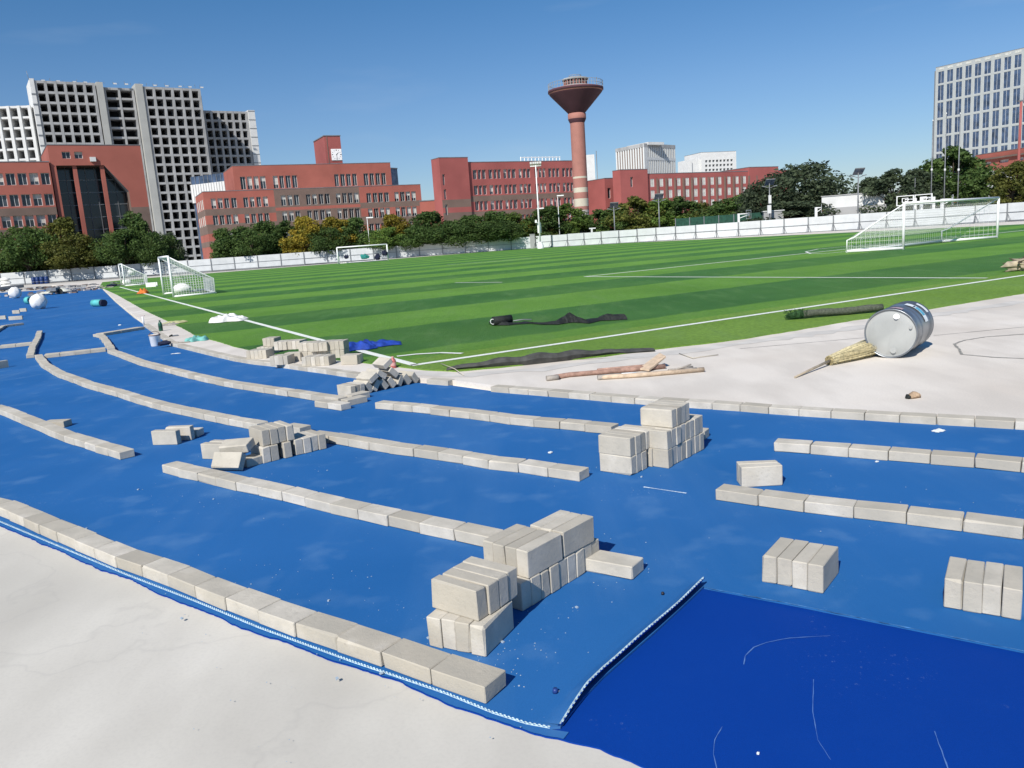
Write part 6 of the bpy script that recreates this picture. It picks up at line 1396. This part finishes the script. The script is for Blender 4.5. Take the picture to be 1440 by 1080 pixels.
for i, (px, pt, Y) in enumerate(((1312, 170, 96), (1331, 160, 95), (1350.5, 160, 94))):
    rt_, H_ = mast(px, 0, pt, Y, .075, M['steel'], 'flagpole', ('left', 'middle', 'right')[i] + ' one of three slim flagpoles before the tall dark tree', 'flagpole', 'three flagpoles'); m = MB(); m.lathe([(.01, H_ - .02), (.08, H_ + .04), (.01, H_ + .14)], 8); m.build('finial', M['wpaint'], rt_); z1_ = at(px, 240, Y)[2]; m = MB(); m.lathe([(.10, z1_), (.13, z1_ + .12), (.10, z1_ + .25)], 8); m.build('cleat', M['white'], rt_)
rt_, H_ = mast(1287, 0, 250, 97, .05, M['steel'], 'flagpole', 'short thin pole left of the three flagpoles', 'pole')
def hoop(px, pytop, Y, s, label, rz=0, side=1):
    p = at(px, pytop, Y); H_ = p[2]; rt_ = empty('basketball_hoop', (p[0], p[1], 0), label, 'basketball hoop', 'basketball hoops behind the hoarding', rz)
    m = MB(); m.box(-.12, .12, -.12, .12, 0, H_ * .96); m.build('post', M['wpaint'], rt_)
    m = MB(); m.tube([(0, 0, H_ * .93), (side * 1.3, 0, H_ * .93)], .07, 5); m.tube([(0, 0, H_ * .75), (side * 1.3, 0, H_ * .88)], .05, 5); m.build('arm', M['wpaint'], rt_)
    T_ = lambda x_, y_, z_: (side * (1.3 + x_ * .6) , y_ + x_ * .8, H_ * .9 + z_)
    m = MB()
    for a in ((-.9, .9, -.03, .03, -.55, -.47), (-.9, .9, -.03, .03, .47, .55), (-.9, -.82, -.03, .03, -.47, .47), (.82, .9, -.03, .03, -.47, .47), (-.32, .32, -.03, .03, -.2, -.14), (-.32, .32, -.03, .03, .22, .28), (-.32, -.26, -.03, .03, -.14, .22), (.26, .32, -.03, .03, -.14, .22)): m.box(*a, None, T_)
    m.build('backboard', M['wpaint'], rt_); m = MB(); m.tube([T_(.23 * math.cos(t), -.35 + .23 * math.sin(t), -.3) for t in [k * math.pi / 6 for k in range(13)]], .015, 5, cap=False); m.build('rim', mat('orange_rim', (.5, .12, .04), .6), rt_); return rt_
hoop(1038.5, 299, 104, 1, 'white basketball hoop in front of the green mesh screen'); hoop(1147.5, 290, 97, 1, 'pale basketball hoop left of the white shed', 0, .5)
for i, (px, pt) in enumerate(((1287, 277), (1296, 275.5), (1313, 275), (1325, 278))): hoop(px, pt, 92 - i, 1, ('first from left', 'second from left', 'third from left', 'fourth from left')[i] + ' in the row of basketball hoops behind the large goal', .2, 1 if i % 2 else -1)
# green mesh screen
a, c_ = at(950, 305, 112), at(1076, 299, 105); F9 = Fac(a[:2], c_[:2]); rt_ = empty('mesh_fence', (*a[:2], 0), 'dark green mesh screen fence behind the hoarding left of the court lamp', 'fence')
m = MB(); m.box(0, F9.L, 0, .05, .2, 2.85, 'greenmesh', F9.T); bpart(m, 'mesh', rt_)
for k in range(7): m = MB(); m.box(F9.L * k / 6 - .05, F9.L * k / 6 + .05, -.1, -.005, 0, 2.9, 'steel', F9.T); bpart(m, 'post', rt_)
# little white post right of the water tower foot
p = at(832, 322, 112); rt_ = empty('sign_post', (p[0], p[1], 0), 'small white T-shaped post right of the water tower foot', 'post'); m = MB(); m.box(-.12, .12, -.12, .12, 0, p[2]); m.build('shaft', M['white'], rt_); m = MB(); m.box(-.35, .55, -.12, .12, p[2] + .003, p[2] + .16); m.build('top_bar', M['white'], rt_)
for i, (px, pt, Y) in enumerate(((784, 275, 119), (756, 293, 119), (516, 306, 119))):
    rt_, H_ = mast(px, 0, pt, Y, .06, M['wpaint'], 'small_lamp', ('thin white lamp between trees right of the tall mast', 'short white lamp just behind the tall mast', 'small white lamp rising from trees above the far goal')[i], 'street lamp'); m = MB(); m.box(-.1, .9, -.1, .1, H_ - .1, H_ + .05); m.build('lamp_head', M['wpaint'], rt_)
# tiny roadside shadows: loose paper near curl, etc.

# grit and chips scattered round the stacks on the mat
mb = MB(); rnd = random.Random(77)
for (px, py, sp, n_) in ((690, 905, .35, 60), (830, 800, .5, 50), (560, 930, .6, 40), (300, 700, .9, 60), (900, 650, .6, 50), (1170, 800, .5, 40), (740, 940, .35, 40), (400, 640, .7, 40), (1250, 720, .6, 30), (420, 830, .6, 50)):
    c_ = g(px, py, ZR)
    for k in range(n_):
        x, y = c_[0] + rnd.gauss(0, sp * .6), c_[1] + rnd.gauss(0, sp * .6); s_ = rnd.uniform(.0010, .0028) * (1 + 2 * (rnd.random() < .05)); a = rnd.uniform(0, 3)
        if x > 0.25 and y < 4.2 and x - .1 > (y - 3.1) * .75: continue
        mb.box(-1, 1, -.7, .7, 0, s_ * .8, None, lambda X, Y, Z, x=x, y=y, s_=s_, a=a: (x + (X * math.cos(a) - Y * math.sin(a)) * s_, y + (X * math.sin(a) + Y * math.cos(a)) * s_, ZR + .0005 + Z))
o = mb.build('brick_grit', mat('pale_grit', (.34, .42, .50), .9)); props(o, 'tiny pale chips of grit scattered round the bricks on the blue mat', 'grit', kind='stuff')
